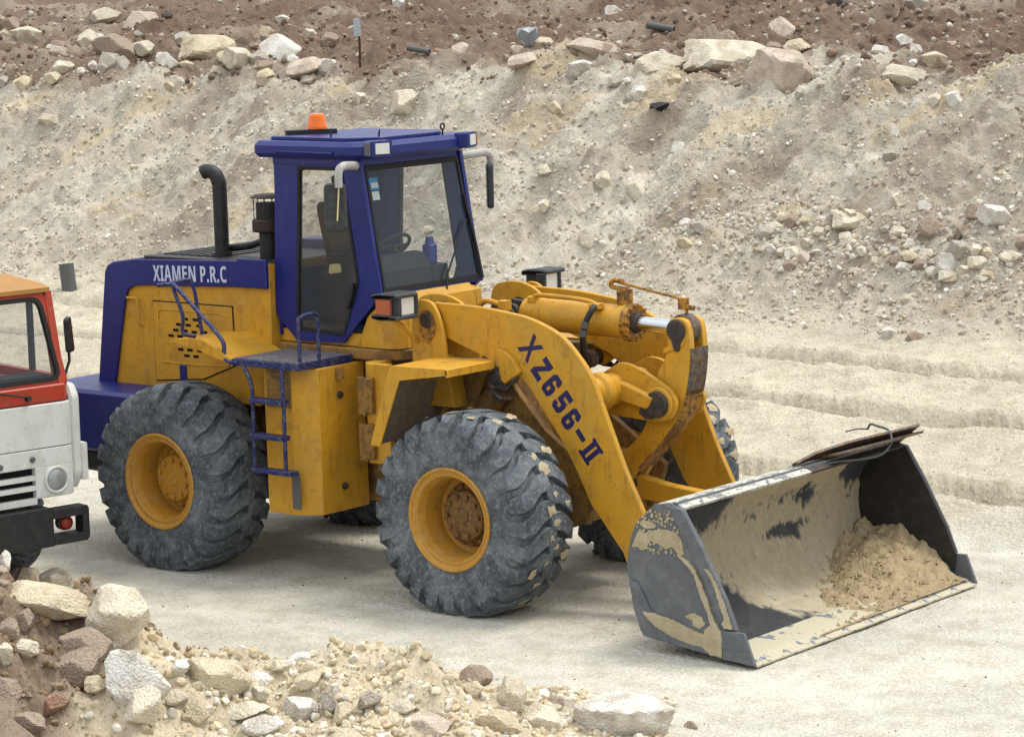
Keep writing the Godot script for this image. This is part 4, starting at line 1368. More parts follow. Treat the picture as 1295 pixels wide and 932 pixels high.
	cyl(st, Vector3(2.79, 2.255, 0.0), Vector3(2.86, 2.25, 0.0), 0.02, -1, 8)
	part(L, "position_rod", st, M.yellow_worn)
	# ---------------- lift cylinders
	for s in [1.0, -1.0]:
		st = S()
		var a := Vector3(1.44, 1.66, 0.50 * s)
		var b := Vector3(0.75, 0.95, 0.50 * s)
		var d := (b - a).normalized()
		cyl(st, a + d * 0.13, b, 0.095, -1, 24, 0.008)
		var lc := part(L, "lift_cylinder", st, M.yellow_grimy)
		st = S()
		cyl(st, a + d * 0.085, a + d * 0.14, 0.115, -1, 24, 0.01)
		cyl(st, a, a + d * 0.10, 0.045, -1, 16)
		cyl(st, Vector3(1.455, 1.71, 0.46 * s), Vector3(1.455, 1.71, 0.55 * s), 0.075, -1, 20)
		part(lc, "cylinder_head", st, M.steel_worn)
	# ---------------- links from the crank to the bucket, and bucket brackets
	st = S()
	prism(st, rounded(P2([2.18, 0.82, 2.22, 0.92, 2.34, 0.93, 2.60, 0.885, 3.10, 0.845, 3.34, 0.83, 3.36, 0.74, 3.30, 0.68, 2.60, 0.74, 2.26, 0.755]), 0.03), -0.05, 0.05, 0.008)
	var lk := part(L, "bucket_link", st, M.yellow)
	st = S()
	cyl(st, Vector3(2.27, 0.87, -0.13), Vector3(2.27, 0.87, 0.13), 0.06, -1, 18, 0.006)
	part(lk, "link_pin", st, M.steel_dark)
	st = S()
	cyl(st, Vector3(3.29, 0.76, -0.14), Vector3(3.29, 0.76, 0.14), 0.06, -1, 18, 0.006)
	part(lk, "link_pin", st, M.steel_dark)
	# ---------------- front fenders: folded sheet, open to the front
	for s in [1.0, -1.0]:
		st = S()
		var xt := Transform3D(Basis(), Vector3.ZERO)
		# top sheet
		prism(st, P2([0.905, 1.84, 1.46, 1.848, 1.46, 1.83, 0.905, 1.822]), 0.66 * s, 1.25 * s)
		# rear sheet, slanting down and back
		prism(st, P2([0.905, 1.84, 0.925, 1.83, 0.70, 1.21, 0.68, 1.215]), 0.52 * s, 1.25 * s)
		# outer flange, wide at the back and narrow at the front
		prism(st, P2([0.903, 1.842, 1.46, 1.85, 1.475, 1.815, 1.44, 1.80, 0.995, 1.735, 0.775, 1.205, 0.678, 1.212]), 1.25 * s, 1.262 * s)
		# front lip
		prism(st, P2([1.455, 1.849, 1.475, 1.845, 1.475, 1.79, 1.462, 1.79]), 0.70 * s, 1.262 * s)
		var ff := part(L, "front_fender", st, M.yellow)
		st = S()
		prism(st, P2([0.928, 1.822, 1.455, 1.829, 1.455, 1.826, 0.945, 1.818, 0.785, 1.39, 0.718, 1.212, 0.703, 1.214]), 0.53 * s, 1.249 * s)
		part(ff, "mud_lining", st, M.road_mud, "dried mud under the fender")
		st = S()
		prism(st, P2([0.95, 1.822, 1.30, 1.826, 1.12, 1.42, 0.80, 1.42]), 0.50 * s, 0.53 * s, 0.004)
		span(st, 1.0, 1.06, 1.70, 1.82, 0.50 * s, 1.0 * s)
		part(L, "fender_bracket", st, M.yellow_grimy)
	# ---------------- headlights
	for s in [1.0, -1.0]:
		var turn := 0.0
		var hx := Transform3D(Basis(Vector3.UP, turn), Vector3(0.62, 2.255, 0.93 * s))
		st = S()
		prism(st, rounded(P2([-0.09, -0.15, -0.09, 0.14, 0.02, 0.17, 0.20, 0.155, 0.21, -0.155]), 0.02), -0.02, 0.02, 0.0, Transform3D(Basis(), Vector3(0, 0, 50)))
		st = S()
		# shell open at the front: top, bottom, back and a post between lamp and indicator
		prism(st, rounded(P2([-0.08, 0.05, -0.075, 0.09, 0.0, 0.105, 0.17, 0.105, 0.19, 0.095, 0.19, 0.07, 0.10, 0.058]), 0.012), -0.14, 0.125, 0.012, hx)
		prism(st, rounded(P2([-0.08, -0.095, -0.08, -0.062, 0.10, -0.062, 0.19, -0.07, 0.19, -0.10, 0.0, -0.11]), 0.012), -0.14, 0.125, 0.012, hx)
		prism(st, rect(-0.04, -0.065, 0.10, 0.06), -0.125, 0.11, 0.01, hx)
		for e in [[-0.14, -0.112], [0.055, 0.085]]:
			prism(st, rect(0.09, -0.072, 0.188, 0.075), e[0] * s, e[1] * s, 0.006, hx)
		var hl := part(L, "headlight", st, M.lamp_black)
		st = S()
		prism(st, rounded(rect(-0.082, -0.068, 0.082, 0.07), 0.012), 0.0, 0.014, 0.004, hx * Transform3D(Basis(Vector3(0, 0, -1), Vector3(0, 1, 0), Vector3(1, 0, 0)), Vector3(0.155, 0.0, (-0.028 if s > 0.0 else 0.028))))
		part(hl, "lens", st, M.lens)
		st = S()
		prism(st, rect(-0.03, -0.062, 0.10, 0.058), (0.108 if s > 0.0 else -0.135), (0.120 if s > 0.0 else -0.124), 0.003, hx)
		prism(st, rect(0.10, -0.062, 0.112, 0.058), (0.088 if s > 0.0 else -0.135), (0.120 if s > 0.0 else -0.088), 0.003, hx)
		part(hl, "indicator", st, M.amber)
		st = S()
		tube(st, PackedVector3Array([Vector3(0.62, 2.16, 0.93 * s), Vector3(0.68, 2.06, 0.80 * s), Vector3(0.70, 1.95, 0.70 * s)]), 0.022, 8)
		part(hl, "bracket", st, M.yellow)
	build_bucket(L)

func curve_top(a: Array) -> PackedVector2Array:
	var p := P2(a)
	return curve2(p, 4)

# ---------------------------------------------------------------- bucket
func build_bucket(L: Node3D):
	var B := group_node(L, "bucket")
	var st := S()
	# shell: the inside curve of back and floor
	var inner := curve2(P2([3.74, 1.075, 3.60, 1.03, 3.47, 0.93, 3.375, 0.76, 3.355, 0.58, 3.385, 0.40, 3.465, 0.25, 3.60, 0.145, 3.80, 0.10, 4.10, 0.065, 4.33, 0.035]), 8)
	var n := inner.size()
	var cols := 260
	var arr_v := PackedVector3Array()
	var arr_c := PackedColorArray()
	var steel := Color(0.075, 0.08, 0.09)
	var dirt := Color(0.44, 0.37, 0.25)
	var pale := Color(0.55, 0.48, 0.35)
	for i in n:
		for j in cols + 1:
			var z := 1.47 - 2.94 * j / cols
			var p := inner[i]
			var d1 := N_MID.get_noise_3d(p.x * 3.0, p.y * 3.0, z * 2.2)
			var d2 := N_FINE.get_noise_3d(p.x * 7.0 + 5.0, p.y * 5.0, z * 9.0)
			var d3 := N_TINY.get_noise_3d(p.x * 20.0, p.y * 12.0, z * 26.0)
			var f := float(i) / (n - 1)
			# caked soil: everywhere but a scraped band across the middle of the back and a strip behind the cutting edge
			var bare := 0.0
			bare = max(bare, 0.68 * (1.0 - absf(f - 0.30) / 0.16) * (1.0 - absf(z + 0.65) / 0.9))
			bare = max(bare, 1.2 * (1.0 - absf(f - 0.42) / 0.07) * (1.0 - absf(z + 0.35) / 0.6))
			bare = max(bare, 1.15 - 5.0 * absf(f - 0.945) - 2.2 * max(0.0, 0.25 - z) + 0.4 * d1)
			var m := smoothstep(0.55, 0.63, bare + 0.55 * d1 + 0.55 * d2 + 0.35 * d3)
			var c := dirt.lerp(pale, smoothstep(0.55, 0.8, f + 0.25 * d1)).lerp(steel, m * 0.92)
			c *= 1.0 + 0.16 * d2 + 0.12 * d3
			c.a = 1.0
			var nrm := Vector2(1, 0)
			if i < n - 1:
				var t := (inner[i + 1] - inner[max(i - 1, 0)]).normalized()
				nrm = Vector2(-t.y, t.x)
			var q := p + nrm * ((1.0 - m) * 0.014 + 0.006 * d2 * (1.0 - m))
			arr_v.append(Vector3(q.x, q.y, z))
			arr_c.append(c)
	st = S()
	st.set_smooth_group(0)
	for i in n - 1:
		for j in cols:
			var a := i * (cols + 1) + j
			for t in [a, a + 1, a + cols + 2, a, a + cols + 2, a + cols + 1]:
				st.set_color(arr_c[t])
				st.add_vertex(arr_v[t])
	part(B, "inner_sheet", st, M.bucket_inner)
	st = S()
	var back := PackedVector2Array()
	for p in inner:
		back.append(p)
	for i in range(n - 1, -1, -1):
		var t := (inner[min(i + 1, n - 1)] - inner[max(i - 1, 0)]).normalized()
		back.append(inner[i] + Vector2(t.y, -t.x) * 0.028)
	prism(st, back, -1.48, 1.48)
	part(B, "back_sheet", st, M.bucket_steel)
	# side plates with a thicker strip along the front edge and a corner cutter
	for s in [1.0, -1.0]:
		st = S()
		var sp := curve2(P2([4.20, 0.035, 4.05, 0.045, 3.75, 0.085, 3.44, 0.12, 3.375, 0.27, 3.31, 0.52, 3.30, 0.64, 3.375, 0.90, 3.55, 1.07]), 4)
		sp.append_array(P2([3.68, 1.095, 3.80, 1.055, 3.95, 0.82, 4.045, 0.65, 4.15, 0.46, 4.235, 0.255]))
		prism(st, sp, 1.47 * s, 1.50 * s, 0.004)
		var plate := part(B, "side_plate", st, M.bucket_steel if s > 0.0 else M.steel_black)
		st = S()
		prism(st, P2([3.66, 1.085, 3.80, 1.06, 3.953, 0.82, 4.048, 0.65, 4.153, 0.46, 4.237, 0.257, 4.13, 0.255, 4.05, 0.42, 3.96, 0.60, 3.86, 0.78]), 1.50 * s, 1.516 * s, 0.004)
		part(plate, "edge_strip", st, M.bucket_steel)
		st = S()
		prism(st, P2([4.125, 0.245, 4.31, 0.25, 4.40, 0.03, 4.13, 0.04]), 1.50 * s, 1.53 * s, 0.005)
		part(plate, "corner_cutter", st, M.bucket_steel)
		st = S()
		prism(st, P2([3.325, 0.50, 3.36, 0.30, 3.44, 0.118, 3.78, 0.08, 4.12, 0.043, 4.12, 0.07, 3.80, 0.15, 3.55, 0.24, 3.40, 0.50]), 1.50 * s, 1.514 * s, 0.003)
		part(plate, "wear_plate", st, M.bucket_steel)
	# mud dried on the near side plate
	var muds := [
		[3.441, 0.296, 3.543, 0.292, 3.711, 0.260, 3.828, 0.223, 3.960, 0.194, 3.969, 0.227, 4.019, 0.268, 4.000, 0.349, 3.957, 0.427, 3.930, 0.493, 3.895, 0.600, 3.838, 0.662, 3.764, 0.716, 3.748, 0.742, 3.847, 0.698, 3.900, 0.640, 3.950, 0.554, 3.995, 0.450, 4.035, 0.344, 4.080, 0.262, 4.118, 0.226, 4.116, 0.053, 4.023, 0.053, 3.941, 0.105, 3.875, 0.108, 3.775, 0.125, 3.658, 0.155, 3.541, 0.207, 3.474, 0.255],
		[3.796, 0.298, 3.830, 0.325, 3.880, 0.338, 3.938, 0.316, 3.970, 0.276, 3.961, 0.254, 3.911, 0.229, 3.870, 0.242, 3.859, 0.283, 3.821, 0.292],
		[3.351, 0.748, 3.378, 0.814, 3.414, 0.874, 3.473, 0.866, 3.542, 0.887, 3.627, 0.903, 3.727, 0.893, 3.775, 0.85, 3.79, 0.80, 3.80, 0.747, 3.78, 0.721, 3.748, 0.749, 3.699, 0.786, 3.648, 0.759, 3.607, 0.783, 3.565, 0.799, 3.523, 0.806, 3.497, 0.792, 3.479, 0.748, 3.436, 0.746, 3.402, 0.753],
		[3.424, 0.924, 3.459, 0.955, 3.543, 0.943, 3.577, 0.926, 3.525, 0.899, 3.457, 0.896]]
	var k := 0
	for m in muds:
		st = S()
		prism(st, ragged(P2(m), 0.009, 40 + k), 1.5005, 1.517 if k == 0 else 1.506)
		part(B, "dried_mud", st, M.mud)
		k += 1
	st = S()
	prism(st, ragged(P2([3.979, 0.665, 4.02, 0.657, 4.07, 0.594, 4.135, 0.464, 4.185, 0.345, 4.21, 0.262, 4.14, 0.262, 4.12, 0.29, 4.144, 0.325, 4.097, 0.444, 4.066, 0.537, 4.03, 0.604]), 0.008, 50), 1.516, 1.521)
	part(B, "dried_mud", st, M.mud)
	# crumbs of mud stuck to the upper half of the plate
	var rng := RandomNumberGenerator.new()
	rng.seed = 5
	st = S()
	for i in 170:
		var x := rng.randf_range(3.40, 3.76)
		var y := rng.randf_range(0.72, 1.06)
		if y > 1.04 + (x - 3.6) * 0.1 or y > 0.92 + (x - 3.38) * 1.2:
			continue
		var r := rng.randf_range(0.004, 0.014)
		prism(st, ragged(P2([x - r, y, x, y - r, x + r, y, x, y + r]), r * 0.4, 100 + i), 1.5, 1.504 + r * 0.4)
	part(B, "mud_crumbs", st, M.mud)
	# top beam and cutting edge
	st = S()
	prism(st, P2([3.56, 1.075, 3.70, 1.10, 3.795, 1.065, 3.78, 1.045, 3.72, 1.06, 3.58, 1.03]), -0.15, 1.47, 0.004)
	part(B, "top_lip", st, M.chipping, "top lip with flaking pale coating")
	st = S()
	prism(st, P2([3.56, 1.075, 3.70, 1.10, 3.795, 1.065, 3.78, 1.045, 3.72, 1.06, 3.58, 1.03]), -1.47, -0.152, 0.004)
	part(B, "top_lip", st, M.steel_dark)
	st = S()
	prism(st, P2([4.06, 0.085, 4.30, 0.062, 4.40, 0.028, 4.40, 0.016, 4.06, 0.04]), -1.499, 1.499, 0.002)
	part(B, "cutting_edge", st, M.edge_mud)
	# bent spill guard on the far half of the top
	st = S()
	var rows := [[-0.10, 3.66, 1.10, 3.70, 1.125], [-0.35, 3.64, 1.10, 3.70, 1.16], [-0.7, 3.66, 1.09, 3.78, 1.20], [-1.1, 3.70, 1.085, 3.86, 1.215], [-1.5, 3.74, 1.08, 3.915, 1.225]]
	for i in rows.size() - 1:
		var a: Array = rows[i]
		var b: Array = rows[i + 1]
		var o := Vector3(-0.014, 0.014, 0)
		var p0 := Vector3(a[1], a[2], a[0])
		var p1 := Vector3(a[3], a[4], a[0])
		var q0 := Vector3(b[1], b[2], b[0])
		var q1 := Vector3(b[3], b[4], b[0])
		quad(st, p0, q0, q1, p1)
		quad(st, p0 + o, p1 + o, q1 + o, q0 + o)
		quad(st, p1, q1, q1 + o, p1 + o)
		if i == rows.size() - 2:
			quad(st, q0, q0 + o, q1 + o, q1)
		if i == 0:
			quad(st, p0, p1, p1 + o, p0 + o)
	prism(st, P2([3.62, 1.10, 3.72, 1.11, 3.93, 1.165, 3.935, 1.185, 3.72, 1.135, 3.60, 1.12]), -1.52, -0.45, 0.003)
	part(B, "spill_guard", st, M.steel_worn, "bent rusty plate on the bucket rim")
	# brackets behind the bucket that take the arms and the link
	st = S()
	for s in [1.0, -1.0]:
		for e in [0.54, 0.66]:
			prism(st, P2([2.72, 0.28, 2.78, 0.46, 2.95, 0.55, 3.345, 0.80, 3.315, 0.56, 3.34, 0.38, 2.95, 0.22]), (e - 0.015) * s, (e + 0.015) * s, 0.004)
		cyl(st, Vector3(2.83, 0.37, 0.50 * s), Vector3(2.83, 0.37, 0.70 * s), 0.06, -1, 18, 0.005)
	for e in [-0.11, 0.11]:
		prism(st, P2([3.22, 0.62, 3.20, 0.80, 3.28, 0.86, 3.38, 0.86, 3.325, 0.72, 3.315, 0.55]), e - 0.015, e + 0.015, 0.004)
	part(B, "bracket", st, M.yellow_grimy)

func ragged(p: PackedVector2Array, amount: float, sd: int) -> PackedVector2Array:
	var rng := RandomNumberGenerator.new()
	rng.seed = sd
	var o := PackedVector2Array()
	for i in p.size():
		var a := p[i]
		var b := p[(i + 1) % p.size()]
		var n: int = max(1, int((b - a).length() / (amount * 1.6)))
		for k in n:
			var q := a.lerp(b, float(k) / n)
			var d := (b - a).normalized()
			o.append(q + Vector2(-d.y, d.x) * rng.randf_range(-amount, amount) * 0.5)
	return o

func build_bucket_load():
	# heap of soil left in the far end of the bucket
	var st := S()
	st.set_smooth_group(0)
	var nx := 60
	var nz := 90
	var g := []
	for i in nx + 1:
		var row := []
		for j in nz + 1:
			var u := float(i) / nx
			var w := float(j) / nz
			var x := 3.42 + 0.93 * u
			var reach := lerpf(1.15, 2.25, clampf((x - 3.42) / 0.93, 0.0, 1.0)) * (1.0 + 0.15 * N_MID.get_noise_2d(x * 3.0, 4.0))
			var z := -1.466 + reach * w
			var floor_y := 0.052 + 0.14 * pow(clampf((3.9 - x) / 0.5, 0, 1), 2.0)
			var ridge := 0.48 - 0.08 * smoothstep(3.4, 3.6, x) - 0.33 * smoothstep(3.75, 4.36, x)
			var crest := (ridge - floor_y) * pow(1.0 - w, 1.4)
			var nn := 0.06 * N_MID.get_noise_2d(x * 4.0, z * 3.0) + 0.035 * N_FINE.get_noise_2d(x * 8.0, z * 8.0) + 0.012 * N_TINY.get_noise_2d(x * 28.0, z * 28.0)
			var y := floor_y + crest + nn * smoothstep(0.0, 0.08, crest) - 0.03 * smoothstep(0.9, 1.0, w)
			row.append(Vector3(x, y, z))
		g.append(row)
	for i in nx:
		for j in nz:
			quad(st, g[i][j], g[i][j + 1], g[i + 1][j + 1], g[i + 1][j])
	st.set_smooth_group(-1)
	var o := part(self, "soil_heap", st, M.heap)
	var rng := RandomNumberGenerator.new()
	rng.seed = 8
	st = S()
	for i in 420:
		var p: Vector3 = g[rng.randi_range(6, nx - 1)][rng.randi_range(4, nz - 4)]
		var r := 0.006 + 0.022 * pow(rng.randf(), 3.0)
		var q := PackedVector3Array()
		for e in 6:
			q.append(p + [Vector3(r, 0, 0), Vector3(0, 0, -r), Vector3(-r, 0, 0), Vector3(0, 0, r), Vector3(0, r, 0), Vector3(0, -r, 0)][e] * rng.randf_range(0.6, 1.2) + Vector3(0, r * 0.3, 0))
		for e in 4:
			tri(st, q[e], q[(e + 1) % 4], q[4])
			tri(st, q[(e + 1) % 4], q[e], q[5])
	var cr := part(o, "clods", st, M.heap)
	cr.set_meta("kind", "stuff")
	tag(o, "heap of tan crumbly soil lying in the far end of the loader bucket", "soil heap")
	# wire looped over the spill guard
	st = S()
	tube(st, curve3(P3([3.60, 1.21, -1.24, 3.66, 1.26, -1.19, 3.74, 1.255, -1.16, 3.84, 1.235, -1.15, 3.90, 1.17, -1.10, 3.90, 1.10, -1.02, 3.88, 1.07, -0.90, 3.84, 1.075, -0.70, 3.79, 1.085, -0.52, 3.76, 1.08, -0.42]), 6), 0.009, 6)
	tube(st, curve3(P3([3.60, 1.21, -1.24, 3.56, 1.22, -1.15, 3.52, 1.21, -1.05]), 4), 0.006, 6)
	var w := part(self, "wire", st, M.pipe_grey)
	tag(w, "grey wire looped over the bent plate on the bucket rim", "wire")

# ---------------------------------------------------------------- dump truck, nose at the left edge of the picture (x forward, z to its right)
func build_truck():
	var T := thing("dump_truck", "red and white flat-nosed truck with ochre roof and black bumper", "truck", Vector3(-1.7502, 0, 3.4534))
	T.rotation.y = -0.193
	var st := S()
	# lower cab body, set back behind the front panel
	plan(st, [-1.70, -1.20, -1.70, 1.20, -0.16, 1.20, -0.16, -1.20], 0.80, 1.525, 0.01)
	var cab := part(T, "cab_body", st, M.truck_white)
	# front panel above the grille and beside it
	st = S()
	plan(st, [-0.17, -1.225, -0.125, -1.215, -0.10, -1.17, -0.10, 1.17, -0.125, 1.215, -0.17, 1.225], 1.175, 1.522, 0.006)
	part(cab, "front_panel", st, M.truck_white)
	st = S()
	plan(st, [-0.17, -1.225, -0.125, -1.215, -0.10, -1.17, -0.10, 1.17, -0.125, 1.215, -0.17, 1.225], 1.025, 1.169, 0.006)
	for s in [1.0, -1.0]:
		plan(st, [-0.17, 0.86 * s, -0.10, 0.86 * s, -0.10, 1.17 * s, -0.125, 1.215 * s, -0.17, 1.225 * s], 0.775, 1.027, 0.006)
	span(st, -0.155, -0.098, 0.735, 0.785, -0.87, 0.87, 0.008)
	part(cab, "lower_panel", st, M.truck_white)
	for y in [0.865, 0.945]:
		st = S()
		span(st, -0.15, -0.10, y - 0.018, y + 0.02, -0.862, 0.862, 0.006)
		part(cab, "grille_slat", st, M.truck_white)
	st = S()
	span(st, -0.165, -0.155, 0.78, 1.03, -0.862, 0.862)
	part(cab, "grille_recess", st, M.gap)
	for q in [[0.84, 1.095], [0.55, 1.07], [-0.55, 1.07], [-0.84, 1.095]]:
		st = S()
		cyl(st, Vector3(-0.102, q[1], -q[0]), Vector3(-0.085, q[1], -q[0]), 0.028, 0.02, 8)
		part(cab, "catch", st, M.pipe_grey)
	# red belt and windscreen surround
	st = S()
	plan(st, [-1.70, -1.215, -1.70, 1.215, -0.16, 1.215, -0.115, 1.17, -0.115, -1.17, -0.16, -1.215], 1.53, 1.665, 0.01)
	var belt := part(T, "cab_upper", st, M.truck_red)
	var vdir := Vector3(-0.20, 1.0, 0).normalized()
	var wx := Transform3D(Basis(Vector3(0, 0, -1), vdir, Vector3(0, 0, -1).cross(vdir)), Vector3(-0.135, 1.64, 0))
	var wo := rounded(P2([-1.225, 0.0, 1.225, 0.0, 1.125, 0.76, -1.125, 0.76]), 0.06, 5)
	var wi := rounded(P2([-1.155, 0.06, 1.155, 0.06, 1.075, 0.715, -1.075, 0.715]), 0.09, 5)
	st = S()
	ring(st, wo, wi, -0.05, 0.0, wx)
	part(belt, "windscreen_frame", st, M.truck_red)
	st = S()
	ring(st, inset_any(wi, -0.012), inset_any(wi, 0.022), -0.03, 0.012, wx)
	var sl := part(belt, "windscreen_seal", st, M.rubber_seal)
	st = S()
	prism(st, inset_any(wi, 0.01), -0.012, -0.007, 0.0, wx)
	part(sl, "pane", st, M.glass)
	for q in [[0.35, 0.85], [-0.55, -0.05]]:
		st = S()
		tube(st, PackedVector3Array([wx * Vector3(q[0], 0.03, 0.02), wx * Vector3((q[0] + q[1]) * 0.5, 0.0, 0.03), wx * Vector3(q[1], -0.06, 0.035)]), 0.008, 6)
		cyl(st, wx * Vector3(q[1] - 0.02, -0.065, 0.0), wx * Vector3(q[1] - 0.02, -0.065, 0.05), 0.025, 0.02, 10)
		part(belt, "wiper", st, M.black)
	for s in [1.0, -1.0]:
		st = S()
		ring(st, P2([-1.70, 1.665, -0.13, 1.665, -0.28, 2.39, -1.66, 2.39]), P2([-1.48, 1.73, -0.24, 1.73, -0.36, 2.31, -1.46, 2.31]), 1.13 * s, 1.19 * s)
		var sf := part(belt, "side_frame", st, M.truck_red)
		st = S()
		span(st, -0.60, -0.55, 1.72, 2.32, 1.14 * s, 1.175 * s)
		part(sf, "window_post", st, M.black)
		st = S()
		span(st, -1.47, -0.30, 1.72, 2.30, 1.155 * s, 1.16 * s)
		part(sf, "side_pane", st, M.glass)
		# white wing at the front corner, with its grab step
		st = S()
		prism(st, rounded(P2([-0.62, 0.83, -0.20, 0.80, -0.135, 0.92, -0.13, 1.55, -0.19, 1.645, -0.62, 1.66]), 0.03), 1.225 * s, 1.315 * s, 0.02)
		var wg := part(T, "corner_wing", st, M.truck_white)
		st = S()
		span(st, -0.24, -0.16, 0.86, 1.16, 1.317 * s, 1.385 * s, 0.012)
		part(wg, "side_step", st, M.truck_white)
		# headlight
		st = S()
		var hx := Transform3D(Basis(Vector3(0, 1, 0), Vector3(1, 0, 0), Vector3(0, 0, -1)), Vector3(-0.10, 0.912, 1.045 * s))
		lathe(st, P2([0.088, 0.0, 0.112, 0.0, 0.110, 0.018, 0.098, 0.022, 0.088, 0.012]), hx, 28)
		var hl := part(T, "headlight", st, M.truck_white)
		st = S()
		lathe(st, P2([0.094, 0.004, 0.085, 0.016, 0.05, 0.028, 0.0, 0.032]), hx, 28, true)
		part(hl, "lens", st, M.lens_clear)
		# mirror
		st = S()
		prism(st, rounded(P2([-0.075, -0.14, 0.055, -0.14, 0.085, 0.13, -0.01, 0.15]), 0.03), -0.02, 0.02, 0.006, Transform3D(Basis(Vector3.UP, 0.85 * s), Vector3(-0.22, 2.03, 1.30 * s)))
		tube(st, P3([-0.22, 1.90, 1.29 * s, -0.22, 1.82, 1.29 * s, -0.24, 1.72, 1.26 * s, -0.26, 1.66, 1.20 * s]), 0.012, 6)
		part(T, "mirror", st, M.black)
	st = S()
	ring(st, rect(-1.13, 1.60, 1.13, 2.39), rect(-0.95, 1.80, 0.95, 2.28), -0.02, 0.02, Transform3D(Basis(Vector3(0, 0, -1), Vector3(0, 1, 0), Vector3(1, 0, 0)), Vector3(-1.66, 0, 0)))
	part(belt, "rear_wall", st, M.truck_red)
	# roof: a crowned lid
	st = S()
	var rows := [[0.0, 1.155, 2.385], [0.0, 1.165, 2.42], [0.06, 1.12, 2.455], [0.17, 0.90, 2.535], [0.30, 0.60, 2.585]]
	st.set_smooth_group(-1)
	for k in rows.size() - 1:
		var a: Array = rows[k]
		var b: Array = rows[k + 1]
		var qa := [Vector3(-0.255 - a[0], a[2], a[1]), Vector3(-0.255 - a[0], a[2], -a[1]), Vector3(-1.72 + a[0], a[2], -a[1]), Vector3(-1.72 + a[0], a[2], a[1])]
		var qb := [Vector3(-0.255 - b[0], b[2], b[1]), Vector3(-0.255 - b[0], b[2], -b[1]), Vector3(-1.72 + b[0], b[2], -b[1]), Vector3(-1.72 + b[0], b[2], b[1])]
		for e in 4:
			quad(st, qa[e], qa[(e + 1) % 4], qb[(e + 1) % 4], qb[e])
		if k == rows.size() - 2:
			quad(st, qb[0], qb[1], qb[2], qb[3])
		if k == 0:
			quad(st, qa[3], qa[2], qa[1], qa[0])
	part(T, "roof", st, M.truck_ochre)
	# cab inside
	st = S()
	span(st, -0.42, -0.20, 1.60, 1.74, -1.10, 1.10, 0.03)
	for z in [-0.6, 0.6]:
		span(st, -1.45, -0.95, 1.30, 1.62, z - 0.28, z + 0.28, 0.05)
		span(st, -1.55, -1.42, 1.60, 2.15, z - 0.26, z + 0.26, 0.05)
	var rp := PackedVector3Array()
	for k in 21:
		var a := TAU * k / 20.0
		rp.append(Vector3(-0.58 + 0.10 * sin(a), 1.80 + 0.10 * sin(a), -0.55 + 0.23 * cos(a)))
	tube(st, rp, 0.016, 8)
	tube(st, P3([-0.35, 1.62, -0.55, -0.58, 1.80, -0.55]), 0.03, 8)
	part(T, "cab_interior", st, M.seat)
	# bumper with open ends round the marker lamps
	st = S()
	span(st, -0.16, 0.0, 0.40, 0.705, -0.95, 0.95, 0.012)
	for s in [1.0, -1.0]:
		span(st, -0.14, -0.002, 0.615, 0.685, 0.94 * s, 1.27 * s, 0.01)
		span(st, -0.14, -0.002, 0.405, 0.475, 0.94 * s, 1.26 * s, 0.01)
		span(st, -0.14, 0.002, 0.42, 0.67, 1.215 * s, 1.275 * s, 0.012)
	var bp := part(T, "bumper", st, M.black)
	for s in [1.0, -1.0]:
		st = S()
		cyl(st, Vector3(-0.14, 0.56, 1.09 * s), Vector3(-0.06, 0.56, 1.09 * s), 0.062, -1, 20, 0.01)
		var mk := part(bp, "marker_lamp", st, M.pipe_grey)
		st = S()
		lathe(st, P2([0.058, 0.0, 0.055, 0.015, 0.03, 0.03, 0, 0.034]), Transform3D(Basis(Vector3(0, 1, 0), Vector3(1, 0, 0), Vector3(0, 0, -1)), Vector3(-0.06, 0.56, 1.09 * s)), 20, true)
		part(mk, "marker_lens", st, M.red_lens)
	# chassis, wheels and tipper body
	st = S()
	for s in [1.0, -1.0]:
		span(st, -6.4, -0.16, 0.62, 0.86, 0.36 * s, 0.44 * s, 0.005)
	span(st, -0.9, -0.3, 0.55, 0.80, -0.45, 0.45, 0.02)
	for x in [-1.10, -4.3, -5.6]:
		cyl(st, Vector3(x, 0.5, -0.95), Vector3(x, 0.5, 0.95), 0.07, -1, 14)
	tube(st, P3([-0.30, 0.72, -0.92, -0.45, 0.55, -0.92, -0.80, 0.50, -0.80]), 0.03, 8)
	part(T, "chassis", st, M.black)
	var tm := tyre_mesh(0.51, 0.15, 44, 0.495, 0.014)
	var rm := rim_mesh()
	for w in [[-1.10, 1.08], [-1.10, -1.08], [-4.3, 1.0], [-4.3, -1.0], [-5.6, 1.0], [-5.6, -1.0]]:
		var wh := group_node(T, "wheel")
		wh.position = Vector3(w[0], 0.497, 1.02 * w[1])
		if w[1] < 0.0:
			wh.rotation.y = PI
		put(wh, "tyre", tm, M.tyre)
		var r := put(wh, "rim", rm, M.pipe_grey)
		r.scale = Vector3(0.64, 0.64, 0.5)
		var fl := S()
		cyl(fl, Vector3(0, 0, -0.02), Vector3(0, 0, 0.06), 0.20, 0.16, 20, 0.01)
		part(wh, "hub", fl, M.pipe_grey)
	st = S()
	span(st, -6.6, -2.0, 1.02, 1.08, -1.2, 1.2, 0.01)
	for s in [1.0, -1.0]:
		span(st, -6.6, -2.0, 1.08, 1.85, 1.14 * s, 1.20 * s, 0.01)
		for k in 8:
			span(st, -6.5 + 0.6 * k, -6.42 + 0.6 * k, 1.05, 1.83, 1.20 * s, 1.26 * s, 0.01)
	span(st, -2.06, -2.0, 1.08, 1.95, -1.2, 1.2, 0.01)
	span(st, -6.6, -6.54, 1.08, 1.80, -1.2, 1.2, 0.01)
	span(st, -6.3, -2.1, 0.862, 1.018, -0.42, 0.42)
	part(T, "tipper_body", st, M.truck_ochre)

# ---------------------------------------------------------------- stones
var rock_meshes := []
var pebble_meshes := []

